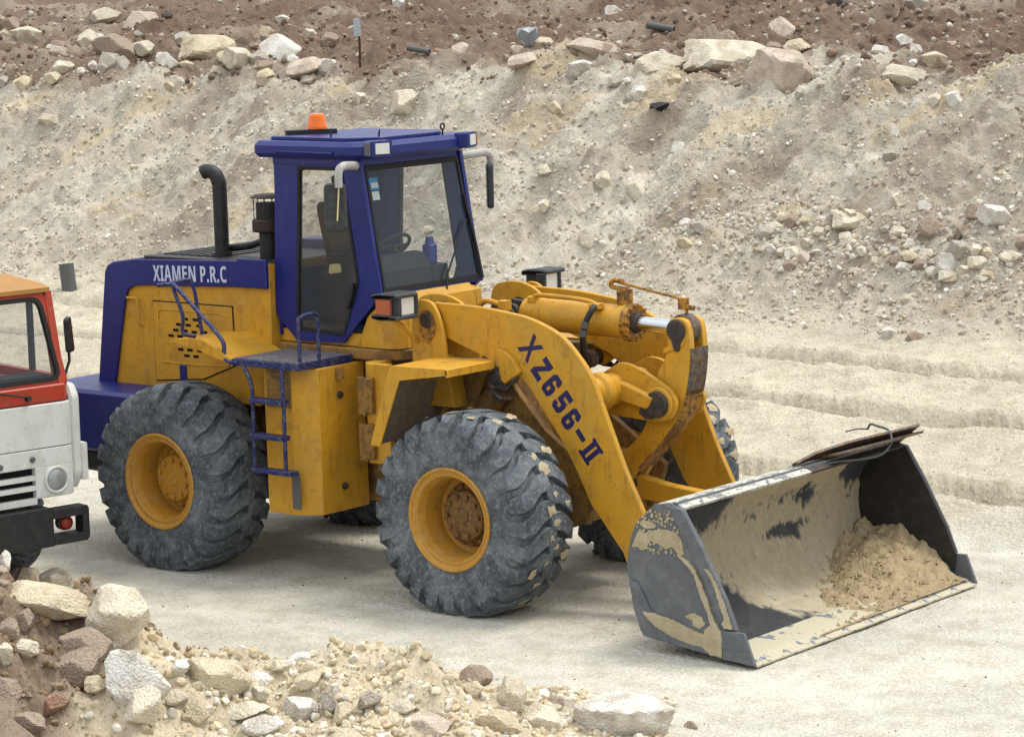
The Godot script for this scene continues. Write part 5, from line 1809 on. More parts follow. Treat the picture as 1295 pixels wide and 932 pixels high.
func ico(level: int) -> Array:   # vertices and triangles of a unit ball
	var t := (1.0 + sqrt(5.0)) / 2.0
	var v: Array[Vector3] = []
	for p in [[-1, t, 0], [1, t, 0], [-1, -t, 0], [1, -t, 0], [0, -1, t], [0, 1, t], [0, -1, -t], [0, 1, -t], [t, 0, -1], [t, 0, 1], [-t, 0, -1], [-t, 0, 1]]:
		v.append(Vector3(p[0], p[1], p[2]).normalized())
	var f := [0, 11, 5, 0, 5, 1, 0, 1, 7, 0, 7, 10, 0, 10, 11, 1, 5, 9, 5, 11, 4, 11, 10, 2, 10, 7, 6, 7, 1, 8, 3, 9, 4, 3, 4, 2, 3, 2, 6, 3, 6, 8, 3, 8, 9, 4, 9, 5, 2, 4, 11, 6, 2, 10, 8, 6, 7, 9, 8, 1]
	for l in level:
		var mid := {}
		var g := []
		for k in range(0, f.size(), 3):
			var m := []
			for e in 3:
				var a: int = f[k + e]
				var b: int = f[k + (e + 1) % 3]
				var key := Vector2i(min(a, b), max(a, b))
				if not mid.has(key):
					mid[key] = v.size()
					v.append((v[a] + v[b]).normalized())
				m.append(mid[key])
			g.append_array([f[k], m[0], m[2], f[k + 1], m[1], m[0], f[k + 2], m[2], m[1], m[0], m[1], m[2]])
		f = g
	return [v, f]

func rock_mesh(level: int, sd: int, cuts: int, grain: float, flat_shaded: bool) -> ArrayMesh:
	var rng := RandomNumberGenerator.new()
	rng.seed = sd
	var planes := []
	for i in cuts:
		planes.append([Vector3(rng.randfn(), rng.randfn(), rng.randfn()).normalized(), rng.randf_range(0.45, 0.8)])
	var b := ico(level)
	var v: Array = b[0]
	var o := PackedVector3Array()
	for p: Vector3 in v:
		var r := 1.0
		for q in planes:
			var d: float = p.dot(q[0])
			if d > 0.05:
				r = min(r, q[1] / d)
		r = r * (1.0 + grain * N_MID.get_noise_3d(p.x * 1.6 + sd, p.y * 1.6, p.z * 1.6) + grain * 0.5 * N_FINE.get_noise_3d(p.x * 4.0, p.y * 4.0 + sd, p.z * 4.0) + grain * 0.3 * N_TINY.get_noise_3d(p.x * 9.0, p.y * 9.0, p.z * 9.0 + sd))
		o.append(p * r)
	# fill the unit box
	var bb := AABB(o[0], Vector3.ZERO)
	for p in o:
		bb = bb.expand(p)
	var st := S()
	st.set_smooth_group(-1 if flat_shaded else 0)
	for k in range(0, b[1].size(), 3):
		var q := []
		for e in 3:
			q.append((o[b[1][k + e]] - bb.get_center()) / bb.size)
		tri(st, q[0], q[1], q[2])
	return mesh_of(st)

func cam_turn() -> Basis:   # long side of a stone across the view, as it was tipped
	return Basis(Vector3(0.7777, 0, -0.6286), Vector3.UP, Vector3(0.6286, 0, 0.7777))

func stone(called: String, label: String, group: String, at: Vector2, size: Vector3, tone: String, shape: int, turn: float, tilt: float, lift: float) -> MeshInstance3D:
	var o := MeshInstance3D.new()
	o.name = numbered(called)
	o.mesh = rock_meshes[shape % rock_meshes.size()]
	o.material_override = M["rock_" + tone]
	add_child(o, true)
	var y := height(at.x, at.y)
	o.transform = Transform3D(cam_turn() * Basis(Vector3.FORWARD, tilt) * Basis.from_scale(size) * Basis(Vector3.UP, turn), Vector3(at.x, y + size.y * lift, at.y))
	if group != "":
		var words := {"white": "white", "cream": "cream coloured", "buff": "buff", "brown": "brown", "grey": "grey", "dark": "blackish", "pink": "pinkish", "red": "reddish"}
		label = words[tone] + " " + label
		group = words[tone] + " " + group
	tag(o, label, "rock", group)
	return o

func build_rocks():
	for k in 14:
		rock_meshes.append(rock_mesh(3, 400 + k * 13, 20 + k % 8, 0.03, true))
	for k in 6:
		pebble_meshes.append(rock_mesh(1, 900 + k * 7, 7, 0.10, true))
	for r in ROCKS:
		stone("rock", r[6], r[7] if r.size() > 7 else "", Vector2(r[0], r[1]), Vector3(r[2], r[3], (r[2] + r[3]) * 0.5), r[4], r[5], r[5] * 1.7, 0.25 * sin(r[5] * 2.3), 0.16 if r[1] > 0.0 else 0.0)
	# loose stones between the named ones
	var rng := RandomNumberGenerator.new()
	rng.seed = 2024
	var zones := [
		[26, -9.3, -12.6, 0.07, 0.20, ["white", "cream", "cream", "grey", "buff"], "loose stone half sunk in the cut bank", "loose stones on the cut bank"],
		[20, -13.2, -17.5, 0.12, 0.34, ["cream", "white", "brown", "pink", "buff", "grey"], "stone lying on the brown spoil above the bank", "stones on the brown spoil ground"],
		[8, -8.0, -9.2, 0.06, 0.13, ["cream", "white", "buff"], "small stone at the foot of the bank", "stones at the foot of the bank"]]
	for zn in zones:
		var made := 0
		while made < zn[0]:
			var z := rng.randf_range(zn[1], zn[2])
			var d_mid := (CAM.z - z) / 0.7777
			var s := rng.randf_range(-0.21, 0.21) * d_mid
			var x := CAM.x + s * 0.7777 - (CAM.z - z - s * 0.6286) / 0.7777 * 0.6286
			var w := rng.randf_range(zn[3], zn[4])
			w = lerpf(zn[3], w, rng.randf())
			var tones: Array = zn[5]
			stone("rock", zn[6], zn[7], Vector2(x, z), Vector3(w, w * rng.randf_range(0.55, 0.9), w * rng.randf_range(0.6, 1.0)), tones[rng.randi() % tones.size()], rng.randi() % 14, rng.randf() * TAU, rng.randf_range(-0.4, 0.4), 0.10)
			made += 1

	for i in 30:
		var s := rng.randf_range(-4.0, 1.2)
		var d := rng.randf_range(16.4, 17.6)
		var w := rng.randf_range(0.08, 0.22)
		stone("rock", "lump of stone among the rubble of the near heap", "loose lumps in the near heap", Vector2(CAM.x + s * 0.7777 - d * 0.6286, CAM.z - s * 0.6286 - d * 0.7777), Vector3(w, w * rng.randf_range(0.5, 0.9), w * rng.randf_range(0.6, 1.0)), ["cream", "white", "buff", "cream", "grey", "brown"][rng.randi() % 6], rng.randi() % 14, rng.randf() * TAU, rng.randf_range(-0.4, 0.4), 0.12)

# ---------------------------------------------------------------- litter on the spoil ground
func build_litter():
	var st := S()
	for l in LITTER:
		st = S()
		var y := height(l[1], l[2])
		if l[0] == "stake":
			var n := thing("marker_stake", "thin rusty stake with a pale tag at its top, above the bank", "stake", Vector3(l[1], y, l[2]))
			tube(st, P3([0, -0.1, 0, 0.01, 0.35, 0.0, 0.0, 0.72, 0.01]), 0.018, 8)
			part(n, "rod", st, M.rusty)
			st = S()
			box(st, Vector3(0.0, 0.60, 0.03), Vector3(0.10, 0.26, 0.012), 0.002, Basis(Vector3.UP, 0.6))
			part(n, "tag", st, M.sticker)
		elif l[0] == "post":
			lathe(st, P2([0.085, -0.1, 0.10, -0.1, 0.10, 0.34, 0.086, 0.34, 0.086, 0.0]), Transform3D(Basis(Vector3.FORWARD, -0.12), Vector3(0, 0, 0)), 20)
			var o := part(self, "pipe_stub", st, M.pipe_grey)
			o.position = Vector3(l[1], y, l[2])
			tag(o, "short grey pipe standing upright on the bank behind the truck", "pipe")
		elif l[0] == "pipe" or l[0] == "small_pipe":
			var k: float = 0.62 if l[0] == "pipe" else 0.5
			lathe(st, P2([0.0, -0.35 * k, 0.085 * k, -0.35 * k, 0.085 * k, 0.35 * k, 0.07 * k, 0.35 * k, 0.07 * k, -0.3 * k, 0.0, -0.3 * k]), Transform3D(cam_turn() * Basis(Vector3.FORWARD, 1.75) * Basis(Vector3.RIGHT, 0.35), Vector3(0, 0.06, 0)), 20)
			var o := part(self, "broken_pipe", st, M.pipe_grey)
			o.name = numbered("broken_pipe")
			o.position = Vector3(l[1], y, l[2])
			tag(o, "broken grey pipe lying on the brown spoil with its dark mouth open" if l[0] == "pipe" else "small scrap of grey pipe lying above the bank near the stake", "pipe")
		elif l[0] == "scrap":
			var a := PackedVector3Array()
			for i in 12:
				a.append(Vector3(0.16 * cos(TAU * i / 12.0) * (1.0 + 0.4 * sin(i * 2.1)), 0.05 + 0.04 * sin(i * 1.7), 0.09 * sin(TAU * i / 12.0)))
			for i in 12:
				tri(st, Vector3(0.02, 0.10, 0), a[(i + 1) % 12], a[i])
				tri(st, Vector3(0.0, -0.03, 0), a[i], a[(i + 1) % 12])
			var o := part(self, "plastic_scrap", st, M.black)
			o.position = Vector3(l[1], y, l[2])
			tag(o, "crumpled black plastic scrap lying high on the bank", "plastic scrap")
		elif l[0] == "rag":
			var a := PackedVector3Array()
			for i in 14:
				a.append(Vector3(0.20 * cos(TAU * i / 14.0) * (1.0 + 0.35 * sin(i * 2.7)), 0.10 + 0.16 * absf(sin(i * 1.3)), 0.12 * sin(TAU * i / 14.0)))
			for i in 14:
				tri(st, Vector3(0.03, 0.27, 0), a[(i + 1) % 14], a[i])
				tri(st, Vector3(0.0, -0.03, 0), a[i], a[(i + 1) % 14])
			var o := part(self, "plastic_bag", st, M.sticker)
			o.position = Vector3(l[1], y, l[2])
			tag(o, "crumpled pale plastic bag among stones above the bank", "plastic bag")

# ---------------------------------------------------------------- gravel too small and too many to count
func scatter(called: String, label: String, count: int, sd: int, pick: Callable, tones: Array):
	var rng := RandomNumberGenerator.new()
	rng.seed = sd
	var lists := []
	for k in pebble_meshes.size():
		lists.append([])
	for i in count:
		var p = pick.call(rng)
		if p == null:
			continue
		var w: float = p[2]
		var y := height(p[0], p[1])
		var b := Basis.from_euler(Vector3(rng.randf() * TAU, rng.randf() * TAU, rng.randf() * TAU)) * Basis.from_scale(Vector3(w, w * rng.randf_range(0.5, 0.9), w * rng.randf_range(0.6, 1.0)))
		var c: Color = tones[rng.randi() % tones.size()]
		if p.size() > 3 and rng.randf() > p[3]:
			c = c * Color(0.52, 0.44, 0.38)
		c = c * rng.randf_range(0.8, 1.15)
		c.a = 1.0
		lists[rng.randi() % lists.size()].append([Transform3D(b, Vector3(p[0], y + w * 0.06, p[1])), c])
	var root := Node3D.new()
	root.name = numbered(called)
	add_child(root, true)
	tag(root, label, "gravel", "", "stuff")
	for k in lists.size():
		var mm := MultiMesh.new()
		mm.transform_format = MultiMesh.TRANSFORM_3D
		mm.use_colors = true
		mm.mesh = pebble_meshes[k]
		mm.instance_count = lists[k].size()
		for i in lists[k].size():
			mm.set_instance_transform(i, lists[k][i][0])
			mm.set_instance_color(i, lists[k][i][1])
		var o := MultiMeshInstance3D.new()
		o.name = "gravel"
		o.multimesh = mm
		o.material_override = M.pebble
		root.add_child(o, true)
		o.set_meta("kind", "stuff")

func spot(rng: RandomNumberGenerator, z0: float, z1: float) -> Vector2:
	var z := rng.randf_range(z0, z1)
	var d := (CAM.z - z) / 0.7777
	var s := rng.randf_range(-0.24, 0.24) * d
	return Vector2(CAM.x + s * 0.7777 - (CAM.z - z - s * 0.6286) / 0.7777 * 0.6286, z)

func build_pebbles():
	var pale := [Color(0.50, 0.45, 0.36), Color(0.44, 0.385, 0.30), Color(0.56, 0.52, 0.44), Color(0.38, 0.32, 0.25), Color(0.60, 0.57, 0.51), Color(0.46, 0.40, 0.31)]
	var dull := [Color(0.22, 0.155, 0.11), Color(0.17, 0.115, 0.082), Color(0.32, 0.25, 0.19), Color(0.14, 0.095, 0.07), Color(0.48, 0.44, 0.38), Color(0.25, 0.165, 0.11)]
	scatter("bank_gravel", "fine pale gravel strewn over the cut bank", 72000, 31, func(r):
		var p := spot(r, -8.6, -13.4)
		var n := N_PATCH.get_noise_2d(p.x * 0.7, p.y * 0.5)
		if n + 0.25 < r.randf_range(-0.4, 0.6):
			return null
		return [p.x, p.y, 0.008 + 0.070 * pow(r.randf(), 6.0)], pale)
	scatter("spill_gravel", "fist-sized rubble round the stone spill on the bank", 2600, 36, func(r):
		var t: float = r.randf()
		var p := Vector2(lerpf(-5.5, 1.2, t) + r.randfn() * 0.5, lerpf(-10.2, -10.0, t) + r.randfn() * 0.42)
		return [p.x, p.y, 0.02 + 0.085 * pow(r.randf(), 2.5)], pale)
	scatter("spoil_gravel", "mixed rubble strewn over the brown spoil ground", 30000, 32, func(r):
		var p := spot(r, -13.0, -30.0)
		return [p.x, p.y, 0.016 + 0.13 * pow(r.randf(), 4.5)], dull)
	scatter("windrow_gravel", "grit and crumbs on the pale windrows", 12000, 33, func(r):
		var p := spot(r, -3.1, -8.8)
		return [p.x, p.y, 0.006 + 0.026 * pow(r.randf(), 4.0)], [Color(0.58, 0.53, 0.41), Color(0.52, 0.47, 0.36), Color(0.64, 0.59, 0.47)])
	scatter("berm_gravel", "crumbs and grit on the near heap of rubble", 24000, 34, func(r):
		var s: float = r.randf_range(-4.4, 1.6)
		var d: float = r.randf_range(15.6, 18.6)
		var x := CAM.x + s * 0.7777 - d * 0.6286
		var z := CAM.z - s * 0.6286 - d * 0.7777
		if berm(x, z) < 0.03:
			return null
		var w: float = 0.006 + 0.075 * pow(r.randf(), 5.0)
		return [x, z, w, smoothstep(-2.75, -2.1, s + 0.6 * N_MID.get_noise_2d(x * 0.9, z * 0.9))], [Color(0.52, 0.45, 0.32), Color(0.58, 0.50, 0.36), Color(0.64, 0.58, 0.46), Color(0.48, 0.39, 0.26), Color(0.66, 0.63, 0.56), Color(0.54, 0.44, 0.28)])
	scatter("road_grit", "dark flecks and grit on the pale road", 1800, 35, func(r):
		var s: float = r.randf_range(-4.6, 5.2)
		var d: float = r.randf_range(16.8, 27.0)
		return [CAM.x + s * 0.7777 - d * 0.6286, CAM.z - s * 0.6286 - d * 0.7777, 0.006 + 0.018 * pow(r.randf(), 4.0)], [Color(0.16, 0.13, 0.10), Color(0.34, 0.29, 0.23), Color(0.45, 0.41, 0.34)])

# x, z, width, height, tone, shape, label
const ROCKS := [
	[-26.32, -19.16, 0.64, 0.44, "cream", 0, "elongated pale boulder tilted at the left end of the boulder row above the bank"],
	[-28.40, -23.13, 0.71, 0.42, "cream", 5, "low cream boulder behind the boulder row on the spoil"],
	[-25.44, -21.34, 0.63, 0.47, "pink", 10, "white and brown boulder behind the boulder row on the spoil"],
	[-18.37, -13.99, 0.72, 0.47, "brown", 1, "rounded brown boulder in the middle of the boulder row"],
	[-21.61, -16.43, 0.41, 0.45, "cream", 6, "upright cream stone beside the rounded brown boulder"],
	[-18.04, -13.80, 0.38, 0.37, "grey", 11, "grey white stone in front of the rounded brown boulder"],
	[-18.16, -13.59, 0.24, 0.23, "grey", 2, "small grey stone touching the grey white stone"],
	[-16.93, -13.79, 0.37, 0.35, "white", 7, "bright white pointed stone in the boulder row"],
	[-16.97, -14.72, 0.90, 0.58, "buff", 12, "long cream slab with brown underside in the boulder row"],
	[-15.03, -13.49, 0.54, 0.36, "cream", 3, "low cream boulder between the long slab and the big pale block"],
	[-15.37, -14.74, 0.72, 0.68, "white", 8, "big angular pale block at the end of the boulder row"],
	[-13.77, -13.63, 0.70, 0.33, "pink", 13, "flat pinkish boulder leaning on the big pale block"],
	[-18.66, -13.19, 0.38, 0.22, "cream", 4, "flat cream stone at the edge of the bank"],
	[-17.70, -11.96, 0.34, 0.21, "cream", 9, "cream stone alone on the upper bank"],
	[-24.20, -24.06, 0.31, 0.28, "white", 0, "small white stone on the brown spoil behind the big pale block"],
	[-24.93, -21.56, 0.23, 0.22, "dark", 5, "blackish lump on the spoil behind the boulder row"],
	[-21.84, -15.94, 0.38, 0.29, "brown", 10, "brown stone behind the elongated pale boulder"],
	[-29.51, -21.55, 0.39, 0.42, "brown", 1, "brown block at the end of the boulder row"],
	[-18.96, -16.16, 0.43, 0.31, "grey", 6, "grey brown stone behind the long slab"],
	[-18.23, -14.52, 0.41, 0.27, "cream", 11, "cream stone beside the rounded brown boulder, toward the long slab"],
	[-24.18, -27.60, 0.32, 0.27, "white", 2, "white stone on the brown spoil beyond the stake"],
	[-16.34, -24.66, 0.39, 0.29, "white", 7, "white squarish stone alone on the brown spoil"],
	[-10.97, -12.55, 0.35, 0.47, "cream", 12, "smooth cream boulder sunk in the bank above the cab"],
	[-11.82, -12.63, 0.24, 0.22, "cream", 3, "small cream stone sunk in the bank above the beacon"],
	[-11.88, -14.97, 0.37, 0.27, "pink", 8, "pinkish white stone on the bank edge beyond the cab"],
	[-9.12, -12.99, 0.53, 0.22, "pink", 13, "low pink grey slab on the bank edge"],
	[-12.35, -17.48, 0.34, 0.26, "buff", 4, "tan stone beside the plastic bag"],
	[-8.47, -13.65, 0.77, 0.28, "pink", 9, "long flat pinkish slab lying on the spoil edge"],
	[-8.24, -13.13, 0.41, 0.27, "white", 0, "white stone under the long flat pinkish slab"],
	[-6.98, -13.03, 0.79, 0.41, "cream", 5, "broad pale mound of rock beside the two great boulders"],
	[-5.84, -11.97, 0.22, 0.19, "white", 10, "white stone alone below the great boulders"],
	[-8.08, -12.27, 0.20, 0.19, "buff", 1, "buff stone on the bank below the pinkish slab"],
	[-6.25, -10.91, 0.23, 0.24, "cream", 6, "cream stone in the middle of the bank"],
	[-5.80, -10.98, 0.25, 0.28, "cream", 11, "tall cream stone beside the cream stone of the middle bank"],
	[-6.77, -10.37, 0.17, 0.18, "cream", 2, "cream stone on the bank above the far headlight"],
	[-6.00, -10.24, 0.23, 0.28, "cream", 7, "cream stone low on the bank above the tilt cylinder"],
	[-6.44, -13.93, 1.17, 0.61, "cream", 12, "great layered cream boulder at the bank edge"],
	[-4.93, -13.06, 0.93, 0.70, "pink", 3, "great angular boulder leaning against the layered one"],
	[-9.44, -19.81, 0.45, 0.52, "pink", 8, "white and brown stone standing behind the great boulders"],
	[-6.89, -16.36, 0.38, 0.27, "buff", 13, "tan stone on top of the great angular boulder"],
	[-7.14, -16.10, 0.25, 0.18, "brown", 4, "brown stone between the great boulders"],
	[-3.28, -13.23, 0.61, 0.32, "cream", 9, "smooth cream boulder half buried at the bank edge"],
	[-3.18, -13.81, 0.34, 0.28, "buff", 0, "tan stone behind the smooth cream boulder"],
	[-5.09, -16.17, 0.30, 0.25, "white", 5, "white stone on the spoil behind the smooth cream boulder"],
	[-3.78, -14.34, 0.16, 0.17, "white", 10, "small white stone beside the other white stone on the spoil"],
	[-12.82, -26.78, 0.53, 0.30, "dark", 1, "dark boulder far back on the spoil"],
	[-10.07, -25.02, 0.58, 0.35, "grey", 6, "grey boulder far back on the spoil beside the dark one"],
	[-2.15, -12.49, 0.23, 0.21, "white", 11, "white stone on the bank below the smooth cream boulder"],
	[-2.37, -12.43, 0.19, 0.16, "cream", 2, "cream stone next to the white stone below the smooth cream boulder"],
	[-2.64, -11.94, 0.14, 0.19, "white", 7, "small white stone on the reddish part of the bank"],
	[-2.35, -10.43, 0.38, 0.26, "cream", 12, "egg shaped cream stone above the stone spill"],
	[-0.41, -10.41, 0.42, 0.24, "white", 3, "wide white stone on the bank, apart from the stone spill"],
	[-1.16, -10.30, 0.34, 0.30, "brown", 8, "dark brown block in the stone spill"],
	[-2.25, -10.26, 0.22, 0.22, "cream", 13, "cream stone under the egg shaped one"],
	[-1.64, -10.34, 0.20, 0.17, "cream", 4, "flat cream stone in the stone spill"],
	[-2.63, -10.26, 0.18, 0.15, "cream", 9, "pale stone at the start of the stone spill"],
	[-2.41, -11.49, 0.21, 0.20, "grey", 0, "grey stone above the stone spill"],
	[-1.90, -10.78, 0.21, 0.26, "cream", 5, "pale upright stone above the dark brown block"],
	[-0.75, -10.54, 0.20, 0.22, "brown", 10, "brown stone next to the wide white one"],
	[-4.24, -9.81, 0.23, 0.15, "buff", 1, "ochre stone low on the bank"],
	[-4.48, -10.20, 0.20, 0.17, "white", 6, "white wedge of stone low on the bank"],
	[-4.24, -10.15, 0.28, 0.15, "grey", 11, "flat grey stone beside the white wedge"],
	[-3.10, -10.38, 0.21, 0.19, "brown", 2, "brown stone at the left end of the stone spill"],
	[-0.67, -9.86, 0.34, 0.29, "white", 7, "largest white stone of the stone spill"],
	[-0.35, -9.86, 0.21, 0.20, "cream", 12, "round cream stone beside the largest white one"],
	[-0.59, -9.92, 0.28, 0.26, "grey", 3, "grey stone above the largest white one"],
	[-0.06, -10.10, 0.27, 0.16, "cream", 8, "cream stone at the far end of the stone spill"],
	[-1.25, -9.98, 0.21, 0.18, "buff", 13, "buff stone in the stone spill"],
	[-1.04, -9.84, 0.19, 0.15, "brown", 4, "brown stone in the stone spill below the buff one"],
	[-1.27, -9.84, 0.19, 0.15, "white", 9, "white stone at the lower edge of the stone spill"],
	[-0.69, -8.58, 0.16, 0.18, "white", 0, "white cube of stone at the foot of the bank"],
	[-0.40, -8.59, 0.21, 0.14, "brown", 5, "brown stone beside the white cube at the foot of the bank"],
	[-1.25, -10.11, 0.26, 0.08, "white", 10, "thin flat white stone in the stone spill"],
	[-3.12, -9.96, 0.16, 0.13, "white", 1, "white stone near the flat pale ledge"],
	[-2.90, -9.96, 0.25, 0.13, "cream", 6, "cream stone near the flat pale ledge"],
	[-1.89, -9.97, 0.14, 0.12, "cream", 11, "small cream stone in the stone spill"],
	[-2.71, -9.76, 0.21, 0.14, "brown", 2, "brown stone under the flat pale ledge"],
	[-1.57, -10.83, 0.18, 0.15, "white", 7, "white stone on top of the dark brown block"],
	[-0.63, -9.70, 0.19, 0.16, "cream", 12, "cream stone below the largest white one"],
	[-0.44, -9.75, 0.15, 0.14, "cream", 3, "small cream stone below the round cream one"],
	[-0.21, -9.73, 0.14, 0.12, "white", 8, "white chip below the round cream stone"],
	[-7.27, -11.04, 0.19, 0.19, "cream", 13, "stone on the bank above the far headlight and to its side"],
	[2.64, 5.76, 0.39, 0.40, "cream", 4, "large cream boulder on top of the near heap"],
	[2.25, 5.98, 0.60, 0.20, "buff", 9, "long flat cream slab on the near heap beside the large boulder"],
	[-1.71, 2.42, 0.27, 0.27, "cream", 0, "angular cream stone behind the long flat slab"],
	[2.11, 5.93, 0.15, 0.10, "white", 5, "small white stone behind the long flat slab"],
	[-2.22, 2.26, 0.17, 0.17, "cream", 10, "cream stone near the truck wheel"],
	[1.90, 6.00, 0.09, 0.19, "white", 1, "white stone beside the truck wheel"],
	[-2.33, 2.29, 0.14, 0.15, "brown", 6, "brown stone between two pale ones near the truck wheel"],
	[2.72, 6.10, 0.33, 0.22, "brown", 11, "wide brown stone under the large cream boulder"],
	[2.79, 6.21, 0.31, 0.24, "brown", 2, "purplish brown stone below the wide brown one"],
	[3.29, 6.22, 0.39, 0.40, "white", 7, "big bluish white block with flat faces on the near heap"],
	[3.41, 6.31, 0.21, 0.28, "cream", 12, "cream block leaning on the big bluish white block"],
	[3.34, 5.61, 0.43, 0.27, "buff", 3, "long yellowish boulder tilted on the near heap"],
	[3.38, 6.01, 0.19, 0.10, "cream", 8, "smooth cream stone between the white block and the yellowish boulder"],
	[3.12, 6.39, 0.14, 0.13, "buff", 13, "buff stone beside the purplish brown one"],
	[3.23, 5.82, 0.11, 0.10, "white", 4, "white stone at the road side of the near heap"],
	[2.62, 6.47, 0.16, 0.11, "cream", 9, "cream stone in the brown soil of the near heap"],
	[2.75, 6.74, 0.09, 0.14, "cream", 0, "pale stone at the edge of the brown soil, near heap"],
	[3.04, 6.64, 0.15, 0.13, "red", 5, "reddish stone in the near heap"],
	[2.83, 6.82, 0.14, 0.18, "brown", 10, "ochre brown stone at the edge of the near heap"],
	[3.04, 6.85, 0.21, 0.12, "brown", 1, "brown slab low on the near heap"],
	[2.48, 6.47, 0.13, 0.13, "brown", 6, "dark brown stone under the long flat slab"],
	[2.30, 6.19, 0.11, 0.14, "brown", 11, "brown lump under the long flat slab"],
	[3.68, 5.20, 0.19, 0.10, "buff", 2, "flat yellowish stone in the sandy part of the near heap"],
	[3.91, 5.27, 0.11, 0.15, "grey", 7, "grey stone beside the ochre one in the near heap"],
	[4.03, 5.29, 0.11, 0.17, "buff", 12, "ochre upright stone in the near heap"],
	[3.73, 5.30, 0.26, 0.19, "white", 3, "white crumbling rock in the sandy part of the near heap"],
	[3.78, 5.70, 0.27, 0.14, "white", 8, "bright white rock at the bottom of the near heap"],
	[3.58, 5.65, 0.30, 0.11, "cream", 13, "long cream stone behind the bright white rock"],
	[4.33, 4.08, 0.18, 0.27, "cream", 4, "upright pointed cream stone at the road edge"],
	[4.42, 3.77, 0.12, 0.09, "brown", 9, "small reddish brown stone beside the upright pointed one"],
	[4.91, 3.71, 0.64, 0.34, "white", 0, "wide white rock at the road edge"],
	[4.10, 5.14, 0.15, 0.12, "grey", 5, "rounded grey stone below the sand mound"],
	[4.54, 4.43, 0.10, 0.07, "brown", 10, "dark brown chip before the upright pointed stone"],
	[4.63, 4.60, 0.29, 0.16, "buff", 1, "tan stone at the bottom of the near heap"],
	[4.52, 4.02, 0.30, 0.17, "cream", 6, "cream rock between the tan stone and the wide white rock"],
	[4.46, 5.03, 0.30, 0.13, "pink", 11, "purplish crumbling rock below the sand mound"],
	[4.05, 4.30, 0.10, 0.11, "buff", 2, "ochre stone at the end of the sand mound"],
	[3.50, 5.96, 0.15, 0.15, "buff", 7, "buff stone below the long yellowish boulder"],
	[3.15, 4.89, 0.12, 0.09, "cream", 12, "cream stone at the road side of the sandy heap"],
	[3.48, 5.41, 0.12, 0.10, "cream", 3, "cream stone beside the long yellowish boulder"],
	[4.18, 4.26, 0.13, 0.11, "buff", 8, "yellow stone before the upright pointed one"],
	[4.28, 5.02, 0.13, 0.12, "cream", 13, "cream stone on the flank of the sand mound"],
	[-2.70, -10.40, 0.13, 0.09, "white", 4, "stone of the loose spill halfway down the bank", "stones of the spill on the bank"],
	[-3.19, -9.94, 0.12, 0.12, "white", 9, "stone of the loose spill halfway down the bank", "stones of the spill on the bank"],
	[-2.56, -10.09, 0.12, 0.09, "white", 0, "stone of the loose spill halfway down the bank", "stones of the spill on the bank"],
	[-2.56, -10.31, 0.11, 0.09, "pink", 5, "stone of the loose spill halfway down the bank", "stones of the spill on the bank"],
	[-0.58, -9.73, 0.20, 0.14, "buff", 10, "stone of the loose spill halfway down the bank", "stones of the spill on the bank"],
	[-2.25, -10.26, 0.12, 0.09, "cream", 1, "stone of the loose spill halfway down the bank", "stones of the spill on the bank"],
	[-0.28, -9.98, 0.12, 0.12, "buff", 6, "stone of the loose spill halfway down the bank", "stones of the spill on the bank"],
	[-0.99, -10.29, 0.18, 0.13, "grey", 11, "stone of the loose spill halfway down the bank", "stones of the spill on the bank"],
	[-1.26, -10.14, 0.11, 0.08, "pink", 2, "stone of the loose spill halfway down the bank", "stones of the spill on the bank"],
	[-1.37, -9.86, 0.17, 0.12, "brown", 7, "stone of the loose spill halfway down the bank", "stones of the spill on the bank"],
	[-2.70, -10.16, 0.11, 0.10, "cream", 12, "stone of the loose spill halfway down the bank", "stones of the spill on the bank"],
	[-2.74, -10.15, 0.16, 0.14, "cream", 3, "stone of the loose spill halfway down the bank", "stones of the spill on the bank"],
	[-3.34, -10.40, 0.19, 0.17, "cream", 8, "stone of the loose spill halfway down the bank", "stones of the spill on the bank"],
	[-2.52, -10.43, 0.13, 0.09, "cream", 13, "stone of the loose spill halfway down the bank", "stones of the spill on the bank"],
	[-3.30, -10.09, 0.23, 0.22, "grey", 4, "stone of the loose spill halfway down the bank", "stones of the spill on the bank"],
	[-0.18, -9.78, 0.16, 0.11, "buff", 9, "stone of the loose spill halfway down the bank", "stones of the spill on the bank"],
	[-2.71, -10.15, 0.11, 0.09, "cream", 0, "stone of the loose spill halfway down the bank", "stones of the spill on the bank"],
	[-2.46, -10.56, 0.11, 0.08, "pink", 5, "stone of the loose spill halfway down the bank", "stones of the spill on the bank"],
	[-1.33, -10.09, 0.11, 0.11, "white", 10, "stone of the loose spill halfway down the bank", "stones of the spill on the bank"],
	[-3.48, -10.59, 0.11, 0.10, "cream", 1, "stone of the loose spill halfway down the bank", "stones of the spill on the bank"],
	[-1.21, -10.09, 0.15, 0.12, "white", 6, "stone of the loose spill halfway down the bank", "stones of the spill on the bank"],
	[-2.82, -9.94, 0.19, 0.15, "cream", 11, "stone of the loose spill halfway down the bank", "stones of the spill on the bank"],
	[-1.79, -10.32, 0.13, 0.09, "grey", 2, "stone of the loose spill halfway down the bank", "stones of the spill on the bank"],
	[-1.64, -9.88, 0.13, 0.10, "cream", 7, "stone of the loose spill halfway down the bank", "stones of the spill on the bank"],
	[-3.43, -10.36, 0.12, 0.09, "cream", 12, "stone of the loose spill halfway down the bank", "stones of the spill on the bank"],
	[-2.01, -10.33, 0.12, 0.12, "cream", 3, "stone of the loose spill halfway down the bank", "stones of the spill on the bank"],
	[-0.86, -9.78, 0.17, 0.15, "white", 8, "stone of the loose spill halfway down the bank", "stones of the spill on the bank"],
	[-2.91, -10.32, 0.14, 0.14, "cream", 13, "stone of the loose spill halfway down the bank", "stones of the spill on the bank"],
